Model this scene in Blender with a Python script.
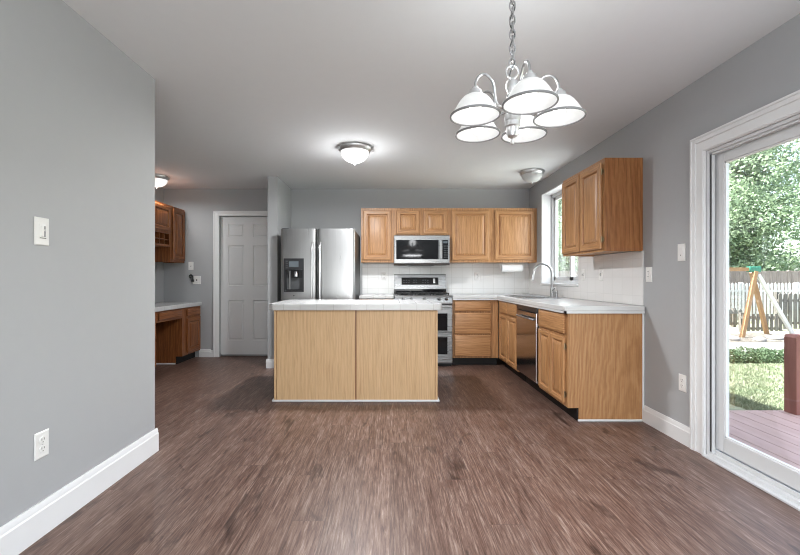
import bpy, bmesh, math, random
import numpy as np
from mathutils import Matrix, Vector

C = bpy.context
S = C.scene
COL = S.collection
for o in list(bpy.data.objects):
    bpy.data.objects.remove(o)
R = math.radians
random.seed(7)

# ------------------------------------------------------------------ camera, light, exposure
CAM_H = 1.13
cam_d = bpy.data.cameras.new('camera')
cam = bpy.data.objects.new('camera', cam_d)
COL.objects.link(cam)
cam.location = (0, 0, CAM_H)
cam.rotation_euler = (R(90), 0, 0)
cam_d.sensor_width = 36
cam_d.lens = 18.0
cam_d.shift_x = 0.0125
cam_d.shift_y = 0.0019
cam_d.clip_start = 0.05
cam_d.clip_end = 300
S.camera = cam

S.view_settings.view_transform = 'Standard'
S.view_settings.look = 'None'
S.view_settings.gamma = 1
S.view_settings.use_curve_mapping = False
S.view_settings.exposure = 0.0
S.cycles.use_denoising = True
S.cycles.denoising_input_passes = 'RGB_ALBEDO_NORMAL'
S.cycles.denoising_prefilter = 'ACCURATE'
S.cycles.pixel_filter_type = 'BLACKMAN_HARRIS'
S.cycles.filter_width = 1.05
S.cycles.max_bounces = 10
S.cycles.diffuse_bounces = 6
S.cycles.transparent_max_bounces = 12
S.cycles.sample_clamp_indirect = 8.0
S.cycles.caustics_reflective = False
S.cycles.caustics_refractive = False

world = bpy.data.worlds.new('sky')
S.world = world
world.use_nodes = True
wn = world.node_tree.nodes
wl = world.node_tree.links
wn.clear()
w_out = wn.new('ShaderNodeOutputWorld')
w_bg = wn.new('ShaderNodeBackground')
w_sky = wn.new('ShaderNodeTexSky')
w_sky.sky_type = 'NISHITA'
w_sky.sun_disc = False
w_sky.sun_elevation = R(62)
w_sky.sun_rotation = R(270)
w_sky.air_density = 1.0
w_sky.dust_density = 3.0
w_hsv = wn.new('ShaderNodeHueSaturation')
w_hsv.inputs['Saturation'].default_value = 0.65
w_bg.inputs['Strength'].default_value = 1.05
wl.new(w_sky.outputs[0], w_hsv.inputs['Color'])
wl.new(w_hsv.outputs[0], w_bg.inputs[0])
wl.new(w_bg.outputs[0], w_out.inputs[0])

sun_d = bpy.data.lights.new('sun', 'SUN')
sun_d.energy = 36
sun_d.angle = R(0.6)
sun_d.color = (1, 0.97, 0.92)
sun = bpy.data.objects.new('sun', sun_d)
COL.objects.link(sun)
sun.location = (-10, 4, 25)
sun.rotation_euler = (0, R(-24.8), 0)      # shines towards +X, 65 degrees high


def area(name, loc, rot, sx, sy, power, col=(1, 1, 1), spread=180):
    d = bpy.data.lights.new(name, 'AREA')
    d.shape = 'RECTANGLE'
    d.size, d.size_y = sx, sy
    d.energy = power
    d.color = col
    d.spread = R(spread)
    o = bpy.data.objects.new(name, d)
    COL.objects.link(o)
    o.location = loc
    o.rotation_euler = rot
    return o


# added rear fill; daylight by the sliding door's near half and the sink window
area('added_rear_fill', (0.05, -2.1, 0.92), (R(90), 0, 0), 2.1, 1.5, 72, (0.96, 0.98, 1.0))  # fill added from behind the camera, no known window there
area('sink_window_daylight', (2.24, 4.8, 1.65), (0, R(90), 0), 1.0, 0.95, 19, (0.95, 0.98, 1.0))
area('sliding_door_daylight', (2.16, 1.25, 1.05), (0, R(90), 0), 1.7, 0.95, 9, (0.96, 0.98, 1.0))
area('added_ceiling_bounce', (1.1, -0.5, 1.7), (R(180), 0, 0), 1.6, 1.6, 80, (0.86, 0.955, 1.0))  # fill added to bounce off the ceiling, stands for no real lamp


# ------------------------------------------------------------------ mesh helper
class M:
    def __init__(s):
        s.v, s.f, s.m = [], [], []

    def add(s, verts, faces, mi=0):
        b = len(s.v)
        s.v += [tuple(p) for p in verts]
        for q in faces:
            s.f.append(tuple(i + b for i in q))
            s.m.append(mi)
        return b

    def box(s, x0, x1, y0, y1, z0, z1, mi=0):
        if x0 > x1: x0, x1 = x1, x0
        if y0 > y1: y0, y1 = y1, y0
        if z0 > z1: z0, z1 = z1, z0
        s.add([(x0, y0, z0), (x1, y0, z0), (x1, y1, z0), (x0, y1, z0),
               (x0, y0, z1), (x1, y0, z1), (x1, y1, z1), (x0, y1, z1)],
              [(0, 3, 2, 1), (4, 5, 6, 7), (0, 1, 5, 4), (1, 2, 6, 5), (2, 3, 7, 6), (3, 0, 4, 7)], mi)
        return s

    def prism(s, poly, z0, z1, mi=0, axis='z'):
        n = len(poly)
        def P(a, b, c):
            return (a, b, c) if axis == 'z' else ((a, c, b) if axis == 'y' else (c, a, b))
        vs = [P(a, b, z0) for a, b in poly] + [P(a, b, z1) for a, b in poly]
        fs = [tuple(reversed(range(n))), tuple(range(n, 2 * n))]
        fs += [(i, (i + 1) % n, n + (i + 1) % n, n + i) for i in range(n)]
        if axis == 'y':
            fs = [tuple(reversed(q)) for q in fs]
        s.add(vs, fs, mi)
        return s

    def lathe(s, prof, c=(0, 0, 0), n=24, mi=0, axis='z'):
        vs, rings = [], []
        for r, z in prof:
            if r < 1e-6:
                rings.append([len(vs)])
                vs.append((0, 0, z))
            else:
                rings.append(list(range(len(vs), len(vs) + n)))
                vs += [(r * math.cos(2 * math.pi * k / n), r * math.sin(2 * math.pi * k / n), z) for k in range(n)]
        fs = []
        for a, b in zip(rings, rings[1:]):
            for k in range(n):
                k2 = (k + 1) % n
                if len(a) == 1 and len(b) == 1: continue
                if len(a) == 1: fs.append((a[0], b[k2], b[k]))
                elif len(b) == 1: fs.append((a[k], a[k2], b[0]))
                else: fs.append((a[k], a[k2], b[k2], b[k]))
        if axis == 'y':
            vs = [(x, z, y) for x, y, z in vs]
            fs = [tuple(reversed(q)) for q in fs]
        if axis == 'x':
            vs = [(z, x, y) for x, y, z in vs]
        s.add([(x + c[0], y + c[1], z + c[2]) for x, y, z in vs], fs, mi)
        return s

    def tube(s, pts, r, n=8, closed=False, mi=0, flat=None):
        pts = [Vector(p) for p in pts]
        k = len(pts)
        rs = r if isinstance(r, (list, tuple)) else [r] * k
        tan = []
        for i in range(k):
            a = pts[i - 1] if (i > 0 or closed) else pts[i]
            b = pts[(i + 1) % k] if (i < k - 1 or closed) else pts[i]
            tan.append((b - a).normalized())
        u = tan[0].orthogonal().normalized()
        if flat is not None:
            u = (Vector(flat) - tan[0] * tan[0].dot(Vector(flat))).normalized()
        vs = []
        for i in range(k):
            u = (u - tan[i] * u.dot(tan[i])).normalized()
            w = tan[i].cross(u)
            for j in range(n):
                a = 2 * math.pi * j / n
                vs.append(pts[i] + (u * math.cos(a) + w * math.sin(a)) * rs[i])
        fs = []
        for i in range(k if closed else k - 1):
            i2 = (i + 1) % k
            for j in range(n):
                j2 = (j + 1) % n
                fs.append((i * n + j, i * n + j2, i2 * n + j2, i2 * n + j))
        if not closed:
            fs.append(tuple(reversed(range(n))))
            fs.append(tuple(range((k - 1) * n, k * n)))
        s.add(vs, fs, mi)
        return s

    def loops(s, x0, x1, z0, z1, lp, stile=0, rail=None, cap=True, rail_to=99, back=True):
        """nested rectangles facing -Y; lp = [(inset, y), ...]"""
        rail = stile if rail is None else rail
        vs = []
        for ins, y in lp:
            vs += [(x0 + ins, y, z0 + ins), (x1 - ins, y, z0 + ins), (x1 - ins, y, z1 - ins), (x0 + ins, y, z1 - ins)]
        b = len(s.v)
        s.v += vs
        for i in range(len(lp) - 1):
            for k in range(4):
                k2 = (k + 1) % 4
                s.f.append((b + 4 * i + k, b + 4 * i + k2, b + 4 * i + 4 + k2, b + 4 * i + 4 + k))
                s.m.append(rail if (k % 2 == 0 and i < rail_to) else stile)
        if cap:
            e = b + 4 * (len(lp) - 1)
            s.f.append((e, e + 1, e + 2, e + 3)); s.m.append(stile)
        if back:
            s.f.append((b + 3, b + 2, b + 1, b)); s.m.append(stile)
        return s

    def build(s, name, mats, parent=None, bevel=0.0, seg=2, sharp=35, loc=None):
        me = bpy.data.meshes.new(name)
        me.from_pydata(s.v, [], s.f)
        if not isinstance(mats, (list, tuple)): mats = [mats]
        for mt in mats: me.materials.append(mt)
        me.polygons.foreach_set('material_index', s.m)
        me.shade_smooth()
        me.set_sharp_from_angle(angle=R(sharp))
        me.update()
        o = bpy.data.objects.new(name, me)
        COL.objects.link(o)
        if parent is not None: o.parent = parent
        if loc is not None: o.location = loc
        if bevel:
            md = o.modifiers.new('bevel', 'BEVEL')
            md.width = bevel; md.segments = seg; md.limit_method = 'ANGLE'; md.angle_limit = R(40)
            md.harden_normals = False
        return o


def thing(name, label, cat, loc=(0, 0, 0), rz=0.0, group=None):
    o = bpy.data.objects.new(name, None)
    o.empty_display_size = 0.1
    COL.objects.link(o)
    o.location = loc
    o.rotation_euler = (0, 0, rz)
    o['label'] = label; o['category'] = cat
    if group: o['group'] = group
    return o


def tag(o, label, cat, group=None, kind=None):
    o['label'] = label; o['category'] = cat
    if group: o['group'] = group
    if kind: o['kind'] = kind
    return o


def struct(o, label=None, cat=None):
    o['kind'] = 'structure'
    if label: o['label'] = label
    if cat: o['category'] = cat
    return o


def dup(root, loc, rz, label, group=None):
    r = root.copy(); COL.objects.link(r)
    r.location = loc; r.rotation_euler = (0, 0, rz); r['label'] = label
    if group: r['group'] = group
    for ch in list(root.children):
        c = ch.copy(); COL.objects.link(c); c.parent = r
        for g in list(ch.children):
            d = g.copy(); COL.objects.link(d); d.parent = c
    return r


# ------------------------------------------------------------------ materials
def mat(name):
    m = bpy.data.materials.new(name)
    m.use_nodes = True
    return m, m.node_tree.nodes, m.node_tree.links, m.node_tree.nodes['Principled BSDF']


def setp(b, col=None, rough=None, metal=None, spec=None):
    if col is not None: b.inputs['Base Color'].default_value = (*col, 1)
    if rough is not None: b.inputs['Roughness'].default_value = rough
    if metal is not None: b.inputs['Metallic'].default_value = metal
    if spec is not None: b.inputs['Specular IOR Level'].default_value = spec


def ramp(n, stops):
    r = n.new('ShaderNodeValToRGB')
    el = r.color_ramp.elements
    while len(el) < len(stops): el.new(0.5)
    for e, (p, c) in zip(el, stops):
        e.position = p; e.color = (*c, 1) if len(c) == 3 else c
    return r


def coords(n, l, scale=(1, 1, 1), rot=(0, 0, 0), rnd=0.0):
    tc = n.new('ShaderNodeTexCoord')
    src = tc.outputs['Object']
    if rnd:
        oi = n.new('ShaderNodeObjectInfo')
        mu = n.new('ShaderNodeMath'); mu.operation = 'MULTIPLY'; mu.inputs[1].default_value = rnd
        l.new(oi.outputs['Random'], mu.inputs[0])
        ad = n.new('ShaderNodeVectorMath'); ad.operation = 'ADD'
        l.new(src, ad.inputs[0]); l.new(mu.outputs[0], ad.inputs[1])
        src = ad.outputs[0]
    mp = n.new('ShaderNodeMapping')
    mp.inputs['Scale'].default_value = scale
    mp.inputs['Rotation'].default_value = rot
    l.new(src, mp.inputs[0])
    return mp.outputs[0]


def noise(n, l, vec, scale, detail=4, rough=0.55, dist=0.0):
    t = n.new('ShaderNodeTexNoise')
    t.inputs['Scale'].default_value = scale; t.inputs['Detail'].default_value = detail
    t.inputs['Roughness'].default_value = rough; t.inputs['Distortion'].default_value = dist
    l.new(vec, t.inputs['Vector'])
    return t.outputs[0]


def mixc(n, l, a, b, fac, mode='MIX'):
    x = n.new('ShaderNodeMix'); x.data_type = 'RGBA'; x.blend_type = mode
    for s_, v in ((x.inputs['Factor'], fac), (x.inputs['A'], a), (x.inputs['B'], b)):
        if hasattr(v, 'links') or isinstance(v, bpy.types.NodeSocket): l.new(v, s_)
        elif isinstance(v, tuple): s_.default_value = (*v, 1)
        else: s_.default_value = v
    return x.outputs['Result']


def bump(n, l, b, h, strength=0.2, dist=0.002):
    bp = n.new('ShaderNodeBump')
    bp.inputs['Strength'].default_value = strength; bp.inputs['Distance'].default_value = dist
    l.new(h, bp.inputs['Height']); l.new(bp.outputs[0], b.inputs['Normal'])


def plain(name, col, rough=0.5, metal=0.0, spec=0.5, var=0.04, bscale=0.0):
    m, n, l, b = mat(name)
    setp(b, col, rough, metal, spec)
    v = coords(n, l)
    f = noise(n, l, v, 14, 3)
    lo = tuple(max(0, c * (1 - var)) for c in col); hi = tuple(min(1, c * (1 + var)) for c in col)
    l.new(mixc(n, l, lo, hi, f), b.inputs['Base Color'])
    if bscale:
        bump(n, l, b, noise(n, l, v, bscale, 3), 0.12, 0.001)
    return m


def oak(name, light, mid, dark, axis='z', rough=0.38, cath=0.5, pore=0.65):
    m, n, l, b = mat(name)
    setp(b, mid, rough, 0, 0.45)
    st = {'z': (1, 1, 0.055), 'x': (0.055, 1, 1)}[axis]
    v = coords(n, l, st, rnd=7.0)
    big = noise(n, l, v, 48, 5, 0.62, 0.15)
    fine = noise(n, l, coords(n, l, {'z': (1, 1, 0.02), 'x': (0.02, 1, 1)}[axis], rnd=3.0), 190, 2, 0.6)
    rv = coords(n, l, (1, 1, 1), {'z': (0.05, 0.09, 0), 'x': (0, 0.05, 0.09)}[axis], rnd=1.3)
    rv = coords(n, l, {'z': (1, 1, 0.5), 'x': (0.5, 1, 1)}[axis], {'z': (0.05, 0.09, 0), 'x': (0, 0.05, 0.09)}[axis], rnd=1.3)
    w = n.new('ShaderNodeTexWave')
    w.wave_type = 'RINGS'; w.rings_direction = 'Z' if axis == 'z' else 'X'
    w.inputs['Scale'].default_value = 17; w.inputs['Distortion'].default_value = 5
    w.inputs['Detail'].default_value = 3; w.inputs['Detail Scale'].default_value = 0.9
    l.new(rv, w.inputs['Vector'])
    mx = n.new('ShaderNodeMix'); mx.data_type = 'FLOAT'
    mx.inputs['Factor'].default_value = cath * 0.30
    l.new(big, mx.inputs['A']); l.new(w.outputs['Fac'], mx.inputs['B'])
    r = ramp(n, [(0.20, dark), (0.48, mid), (0.70, light)])
    l.new(mx.outputs['Result'], r.inputs[0])
    pr = ramp(n, [(0.38, (0.62, 0.55, 0.5)), (0.5, (1, 1, 1))])
    l.new(fine, pr.inputs[0])
    l.new(mixc(n, l, r.outputs[0], pr.outputs[0], pore, 'MULTIPLY'), b.inputs['Base Color'])
    bump(n, l, b, fine, 0.08, 0.0008)
    return m


OAK_V = oak('honey_oak_upright_grain', (0.56, 0.31, 0.145), (0.46, 0.235, 0.10), (0.25, 0.11, 0.040), 'z')
OAK_H = oak('honey_oak_level_grain', (0.56, 0.31, 0.145), (0.46, 0.235, 0.10), (0.25, 0.11, 0.040), 'x')
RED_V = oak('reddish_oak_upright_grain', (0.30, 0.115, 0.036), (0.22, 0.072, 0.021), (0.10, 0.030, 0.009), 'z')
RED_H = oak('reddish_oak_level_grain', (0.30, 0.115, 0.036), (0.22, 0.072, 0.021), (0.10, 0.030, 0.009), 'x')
VENEER = oak('pale_oak_veneer', (0.67, 0.45, 0.25), (0.62, 0.405, 0.215), (0.53, 0.325, 0.157), 'z', 0.45, 0.5, 0.35)
VENEER_END = oak('tan_oak_veneer', (0.48, 0.265, 0.122), (0.42, 0.212, 0.088), (0.31, 0.145, 0.054), 'z', 0.45, 0.65, 0.45)
VENEER_UP = oak('brown_oak_veneer', (0.40, 0.175, 0.062), (0.32, 0.128, 0.042), (0.21, 0.075, 0.022), 'z', 0.4, 0.6)

WALL = plain('grey_wall_paint', (0.386, 0.391, 0.397), 0.6, 0, 0.3, 0.02, 180)
CEIL = plain('white_ceiling_paint', (0.735, 0.745, 0.755), 0.85, 0, 0.2, 0.015, 120)
TRIM = plain('white_trim_paint', (0.75, 0.75, 0.75), 0.35, 0, 0.5, 0.015)
DOORW = plain('white_door_paint', (0.66, 0.66, 0.66), 0.4, 0, 0.5, 0.015)
VINYL = plain('white_vinyl', (0.63, 0.635, 0.64), 0.35, 0, 0.5, 0.01)
PLATE = plain('ivory_white_plastic', (0.75, 0.74, 0.72), 0.3, 0, 0.5, 0.01)
SLOT = plain('dark_slot', (0.05, 0.05, 0.05), 0.6)
BLACK = plain('black_toe_kick', (0.012, 0.011, 0.011), 0.55, 0, 0.3)
BLACKGLASS = plain('black_glass', (0.008, 0.008, 0.009), 0.05, 0, 0.35)
BLACKPL = plain('black_plastic', (0.018, 0.018, 0.02), 0.3)
DARKGREY = plain('dark_grey_enamel', (0.055, 0.057, 0.06), 0.45)
IRON = plain('cast_iron', (0.02, 0.02, 0.02), 0.6)
LAMIN = plain('white_laminate', (0.64, 0.64, 0.635), 0.22, 0, 0.5, 0.012)
PAPER = plain('white_paper', (0.88, 0.88, 0.87), 0.9, 0, 0.1, 0.02, 200)
NICKEL = plain('brushed_nickel', (0.42, 0.42, 0.42), 0.32, 1.0)
LIGHTMETAL = plain('satin_nickel', (0.62, 0.62, 0.62), 0.42, 1.0)
CHROME = plain('chrome', (0.75, 0.75, 0.76), 0.12, 1.0)
BRASS = plain('dull_brass', (0.35, 0.27, 0.16), 0.35, 1.0)
SCREW = plain('steel_screw', (0.6, 0.6, 0.6), 0.3, 1.0)


def steel(name, col, rough, axis='x'):
    m, n, l, b = mat(name)
    setp(b, col, rough, 1.0)
    v = coords(n, l, {'x': (0.02, 1, 1), 'z': (1, 1, 0.02)}[axis])
    f = noise(n, l, v, 90, 3, 0.6)
    mr = n.new('ShaderNodeMapRange')
    mr.inputs['To Min'].default_value = rough * 0.75; mr.inputs['To Max'].default_value = rough * 1.3
    l.new(f, mr.inputs['Value']); l.new(mr.outputs[0], b.inputs['Roughness'])
    l.new(mixc(n, l, tuple(c * 0.88 for c in col), tuple(min(1, c * 1.08) for c in col), f), b.inputs['Base Color'])
    bump(n, l, b, f, 0.05, 0.0006)
    return m


STEEL = steel('brushed_stainless', (0.48, 0.48, 0.48), 0.30, 'z')
STEEL_H = steel('brushed_stainless_level', (0.32, 0.32, 0.32), 0.28, 'x')
DWSTEEL = steel('dark_polished_stainless', (0.42, 0.39, 0.385), 0.13, 'z')


def tile(name, plane, size=0.152, col=(0.77, 0.765, 0.75), grout=(0.64, 0.63, 0.61), off=(0, 0), rough=0.15, gap=0.006):
    m, n, l, b = mat(name)
    setp(b, col, rough, 0, 0.5)
    tc = n.new('ShaderNodeTexCoord')
    sp = n.new('ShaderNodeSeparateXYZ'); cb = n.new('ShaderNodeCombineXYZ')
    l.new(tc.outputs['Object'], sp.inputs[0])
    for k, (ax, o_) in enumerate(zip(plane, off)):
        ad = n.new('ShaderNodeMath'); ad.inputs[1].default_value = o_ + 50 * size
        l.new(sp.outputs['XYZ'.index(ax)], ad.inputs[0]); l.new(ad.outputs[0], cb.inputs[k])
    br = n.new('ShaderNodeTexBrick')
    br.offset = 0; br.squash = 1
    br.inputs['Color1'].default_value = (*col, 1)
    br.inputs['Color2'].default_value = (*[c * 0.97 for c in col], 1)
    br.inputs['Mortar'].default_value = (*grout, 1)
    br.inputs['Scale'].default_value = 1; br.inputs['Mortar Size'].default_value = gap / 2
    br.inputs['Brick Width'].default_value = size; br.inputs['Row Height'].default_value = size
    br.inputs['Mortar Smooth'].default_value = 0.2
    l.new(cb.outputs[0], br.inputs['Vector'])
    l.new(br.outputs['Color'], b.inputs['Base Color'])
    inv = n.new('ShaderNodeMath'); inv.operation = 'SUBTRACT'; inv.inputs[0].default_value = 1
    l.new(br.outputs['Fac'], inv.inputs[1])
    bump(n, l, b, inv.outputs[0], 0.3, 0.0015)
    return m


TILE_B = tile('white_wall_tile_back', 'XZ', off=(0.02, 0.07))
TILE_R = tile('white_wall_tile_side', 'YZ', col=(0.75, 0.735, 0.72), grout=(0.69, 0.675, 0.66), off=(0.03, 0.07))
TILE_TOP = tile('white_counter_tile', 'XY', col=(0.58, 0.578, 0.57), grout=(0.45, 0.44, 0.425), off=(0.06, 0.03), gap=0.005)


def floor_mat():
    m, n, l, b = mat('brown_wood_plank_floor')
    setp(b, (0.2, 0.12, 0.1), 0.35, 0, 0.4)
    tc0 = n.new('ShaderNodeTexCoord'); sp = n.new('ShaderNodeSeparateXYZ'); l.new(tc0.outputs['Object'], sp.inputs[0])
    def mth(op, a_, b_):
        q = n.new('ShaderNodeMath'); q.operation = op
        for k_, x_ in enumerate((a_, b_)):
            if isinstance(x_, (int, float)): q.inputs[k_].default_value = x_
            elif x_ is not None: l.new(x_, q.inputs[k_])
        return q.outputs[0]
    PW = 0.152
    xs_ = mth('ADD', sp.outputs['X'], 40 * PW)
    row = mth('FLOOR', mth('DIVIDE', xs_, PW), 0.0)
    wnz = n.new('ShaderNodeTexWhiteNoise'); wnz.noise_dimensions = '1D'; l.new(row, wnz.inputs['W'])
    cb = n.new('ShaderNodeCombineXYZ')
    l.new(mth('ADD', mth('ADD', sp.outputs['Y'], 30.0), mth('MULTIPLY', wnz.outputs['Value'], 1.22)), cb.inputs[0]); l.new(xs_, cb.inputs[1])
    v = cb.outputs[0]
    br = n.new('ShaderNodeTexBrick')
    br.offset = 0.0
    br.inputs['Color1'].default_value = (0.0, 0.0, 0.0, 1)
    br.inputs['Color2'].default_value = (1, 1, 1, 1)
    br.inputs['Mortar'].default_value = (0.3, 0.3, 0.3, 1)
    br.inputs['Scale'].default_value = 1; br.inputs['Mortar Size'].default_value = 0.0012
    br.inputs['Brick Width'].default_value = 1.22; br.inputs['Row Height'].default_value = 0.152
    l.new(v, br.inputs['Vector'])
    # per-plank shift of the grain so that it breaks at the joints
    sc = n.new('ShaderNodeVectorMath'); sc.operation = 'SCALE'; sc.inputs['Scale'].default_value = 5.0
    l.new(br.outputs['Color'], sc.inputs[0])
    ad = n.new('ShaderNodeVectorMath'); ad.operation = 'ADD'
    tc = n.new('ShaderNodeTexCoord')
    l.new(tc.outputs['Object'], ad.inputs[0]); l.new(sc.outputs[0], ad.inputs[1])

    def grain(scale):
        mp = n.new('ShaderNodeMapping'); mp.inputs['Scale'].default_value = scale
        l.new(ad.outputs[0], mp.inputs[0]); return mp.outputs[0]
    g1 = noise(n, l, grain((1, 0.08, 1)), 20, 8, 0.75, 0.8)
    g2 = noise(n, l, grain((1, 0.055, 1)), 120, 5, 0.7, 0.5)
    g3 = noise(n, l, grain((1, 0.38, 1)), 5.0, 4, 0.6, 1.2)
    r1 = ramp(n, [(0.34, (0.034, 0.016, 0.012)), (0.44, (0.092, 0.048, 0.035)), (0.53, (0.155, 0.094, 0.072)), (0.66, (0.30, 0.225, 0.188))])
    mx = n.new('ShaderNodeMix'); mx.data_type = 'FLOAT'; mx.inputs['Factor'].default_value = 0.6
    l.new(g1, mx.inputs['A']); l.new(g2, mx.inputs['B'])
    l.new(mx.outputs['Result'], r1.inputs[0])
    # plank to plank tone
    r2 = ramp(n, [(0.0, (0.84, 0.82, 0.82)), (1.0, (1.12, 1.11, 1.10))])
    l.new(br.outputs['Color'], r2.inputs[0])
    c = mixc(n, l, r1.outputs[0], r2.outputs[0], 0.85, 'MULTIPLY')
    r3 = ramp(n, [(0.31, (0.26, 0.22, 0.21)), (0.40, (1, 1, 1))])      # dark knots
    l.new(g3, r3.inputs[0])
    c = mixc(n, l, c, r3.outputs[0], 0.75, 'MULTIPLY')
    dim = n.new('ShaderNodeMath'); dim.operation = 'MULTIPLY'; dim.inputs[1].default_value = 0.55; l.new(br.outputs['Fac'], dim.inputs[0])
    c = mixc(n, l, c, (0.05, 0.035, 0.03), dim.outputs[0])
    l.new(c, b.inputs['Base Color'])
    mr = n.new('ShaderNodeMapRange'); mr.inputs['To Min'].default_value = 0.30; mr.inputs['To Max'].default_value = 0.48
    l.new(g1, mr.inputs['Value']); l.new(mr.outputs[0], b.inputs['Roughness'])
    bump(n, l, b, g2, 0.12, 0.001)
    return m


FLOOR = floor_mat()


def glass_mat(name='window_glass', tint=(0.97, 0.985, 0.98), refl=0.06):
    m, n, l, b = mat(name)
    n.remove(b)
    out = n['Material Output']
    t = n.new('ShaderNodeBsdfTransparent'); t.inputs[0].default_value = (*tint, 1)
    g = n.new('ShaderNodeBsdfGlossy'); g.inputs['Roughness'].default_value = 0.02
    fr = n.new('ShaderNodeFresnel'); fr.inputs[0].default_value = 1.35
    mu = n.new('ShaderNodeMath'); mu.operation = 'MULTIPLY'; mu.inputs[1].default_value = 0.3
    mx = n.new('ShaderNodeMixShader')
    l.new(fr.outputs[0], mu.inputs[0]); l.new(mu.outputs[0], mx.inputs[0])
    l.new(t.outputs[0], mx.inputs[1]); l.new(g.outputs[0], mx.inputs[2]); l.new(mx.outputs[0], out.inputs[0])
    return m


GLASS = glass_mat()


def shade_mat(name, emit, col=(0.9, 0.9, 0.89), tr=0.5):
    m, n, l, b = mat(name)
    n.remove(b)
    out = n['Material Output']
    d = n.new('ShaderNodeBsdfDiffuse'); d.inputs[0].default_value = (*col, 1)
    t = n.new('ShaderNodeBsdfTranslucent'); t.inputs[0].default_value = (*col, 1)
    g = n.new('ShaderNodeBsdfGlossy'); g.inputs['Roughness'].default_value = 0.25
    m1 = n.new('ShaderNodeMixShader'); m1.inputs[0].default_value = tr
    m2 = n.new('ShaderNodeMixShader'); m2.inputs[0].default_value = 0.06
    l.new(d.outputs[0], m1.inputs[1]); l.new(t.outputs[0], m1.inputs[2])
    l.new(m1.outputs[0], m2.inputs[1]); l.new(g.outputs[0], m2.inputs[2])
    last = m2.outputs[0]
    if emit:
        e = n.new('ShaderNodeEmission')
        v = coords(n, l)
        r = ramp(n, [(0.35, (0.80, 0.80, 0.79)), (0.65, (1, 1, 0.99))])
        l.new(noise(n, l, v, 12, 4, 0.6, 1.0), r.inputs[0]); l.new(r.outputs[0], e.inputs[0])
        e.inputs[1].default_value = emit
        a = n.new('ShaderNodeAddShader')
        l.new(last, a.inputs[0]); l.new(e.outputs[0], a.inputs[1]); last = a.outputs[0]
    l.new(last, out.inputs[0])
    return m


SHADE = shade_mat('lit_frosted_glass', 0.42, (0.55, 0.55, 0.545), 0.3)
BANDM = plain('grey_glass_band', (0.22, 0.22, 0.22), 0.5)
DOME = shade_mat('lit_alabaster_glass', 0.75)
DOME_OFF = shade_mat('unlit_alabaster_glass', 0.0, (0.85, 0.85, 0.84))


def emis(name, col, s):
    m, n, l, b = mat(name)
    b.inputs['Base Color'].default_value = (*col, 1)
    b.inputs['Emission Color'].default_value = (*col, 1)
    b.inputs['Emission Strength'].default_value = s
    return m


BULB = emis('glowing_bulb', (1, 0.99, 0.97), 2.5)
SCREENM = emis('dim_display', (0.07, 0.085, 0.095), 0.3)

# outdoor materials
def blotch(name, stops, scale, rough=0.8, det=5, stretch=(1, 1, 1), rnd=0.0, bmp=0.0, spec=0.3):
    m, n, l, b = mat(name)
    setp(b, stops[0][1], rough, 0, spec)
    v = coords(n, l, stretch, rnd=rnd)
    f = noise(n, l, v, scale, det, 0.65, 0.3)
    r = ramp(n, stops)
    l.new(f, r.inputs[0]); l.new(r.outputs[0], b.inputs['Base Color'])
    if bmp: bump(n, l, b, f, bmp, 0.01)
    return m


LAWN = blotch('lawn_turf', [(0.3, (0.12, 0.145, 0.085)), (0.55, (0.19, 0.21, 0.14)), (0.75, (0.28, 0.28, 0.21))], 3.5, 0.9, 8, bmp=0.6)
BLADE = blotch('grass_blades', [(0.3, (0.12, 0.165, 0.085)), (0.55, (0.21, 0.24, 0.155)), (0.75, (0.31, 0.31, 0.23))], 3.0, 0.7, 6)
PATHM = blotch('pale_concrete', [(0.3, (0.15, 0.148, 0.14)), (0.7, (0.20, 0.196, 0.187))], 6, 0.9)
SOIL = blotch('mulch_soil', [(0.35, (0.03, 0.026, 0.022)), (0.65, (0.13, 0.12, 0.105))], 9, 0.95)
ROCK = blotch('grey_stone', [(0.3, (0.11, 0.105, 0.10)), (0.7, (0.22, 0.21, 0.20))], 7, 0.9, rnd=5)
DECKM = blotch('red_brown_deck_stain', [(0.3, (0.36, 0.235, 0.21)), (0.7, (0.49, 0.34, 0.31))], 10, 0.6, 5, (1, 0.06, 1))
POSTM = blotch('red_brown_post_stain', [(0.3, (0.20, 0.075, 0.06)), (0.7, (0.30, 0.125, 0.105))], 14, 0.6, 5, (1, 1, 0.12))
CEDAR = blotch('orange_cedar', [(0.3, (0.26, 0.145, 0.07)), (0.7, (0.34, 0.205, 0.11))], 14, 0.6, 5, (1, 1, 0.2))
GREENPL = plain('green_metal_bracket', (0.02, 0.15, 0.10), 0.4)
WHITEPV = plain('white_fence_paint', (0.5, 0.5, 0.49), 0.5)
GREYWD = blotch('weathered_grey_boards', [(0.3, (0.07, 0.065, 0.058)), (0.7, (0.15, 0.14, 0.125))], 8, 0.9, 5, (1, 1, 0.2))
TANWD = blotch('weathered_tan_boards', [(0.3, (0.17, 0.14, 0.12)), (0.7, (0.27, 0.23, 0.20))], 8, 0.9, 5, (1, 1, 0.2))
BARK = blotch('tree_bark', [(0.3, (0.09, 0.065, 0.045)), (0.7, (0.2, 0.16, 0.12))], 10, 0.95, 5, (1, 1, 0.2), bmp=0.5)
SIDING = blotch('pale_house_siding', [(0.3, (0.58, 0.58, 0.56)), (0.7, (0.66, 0.66, 0.64))], 4, 0.7)


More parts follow.
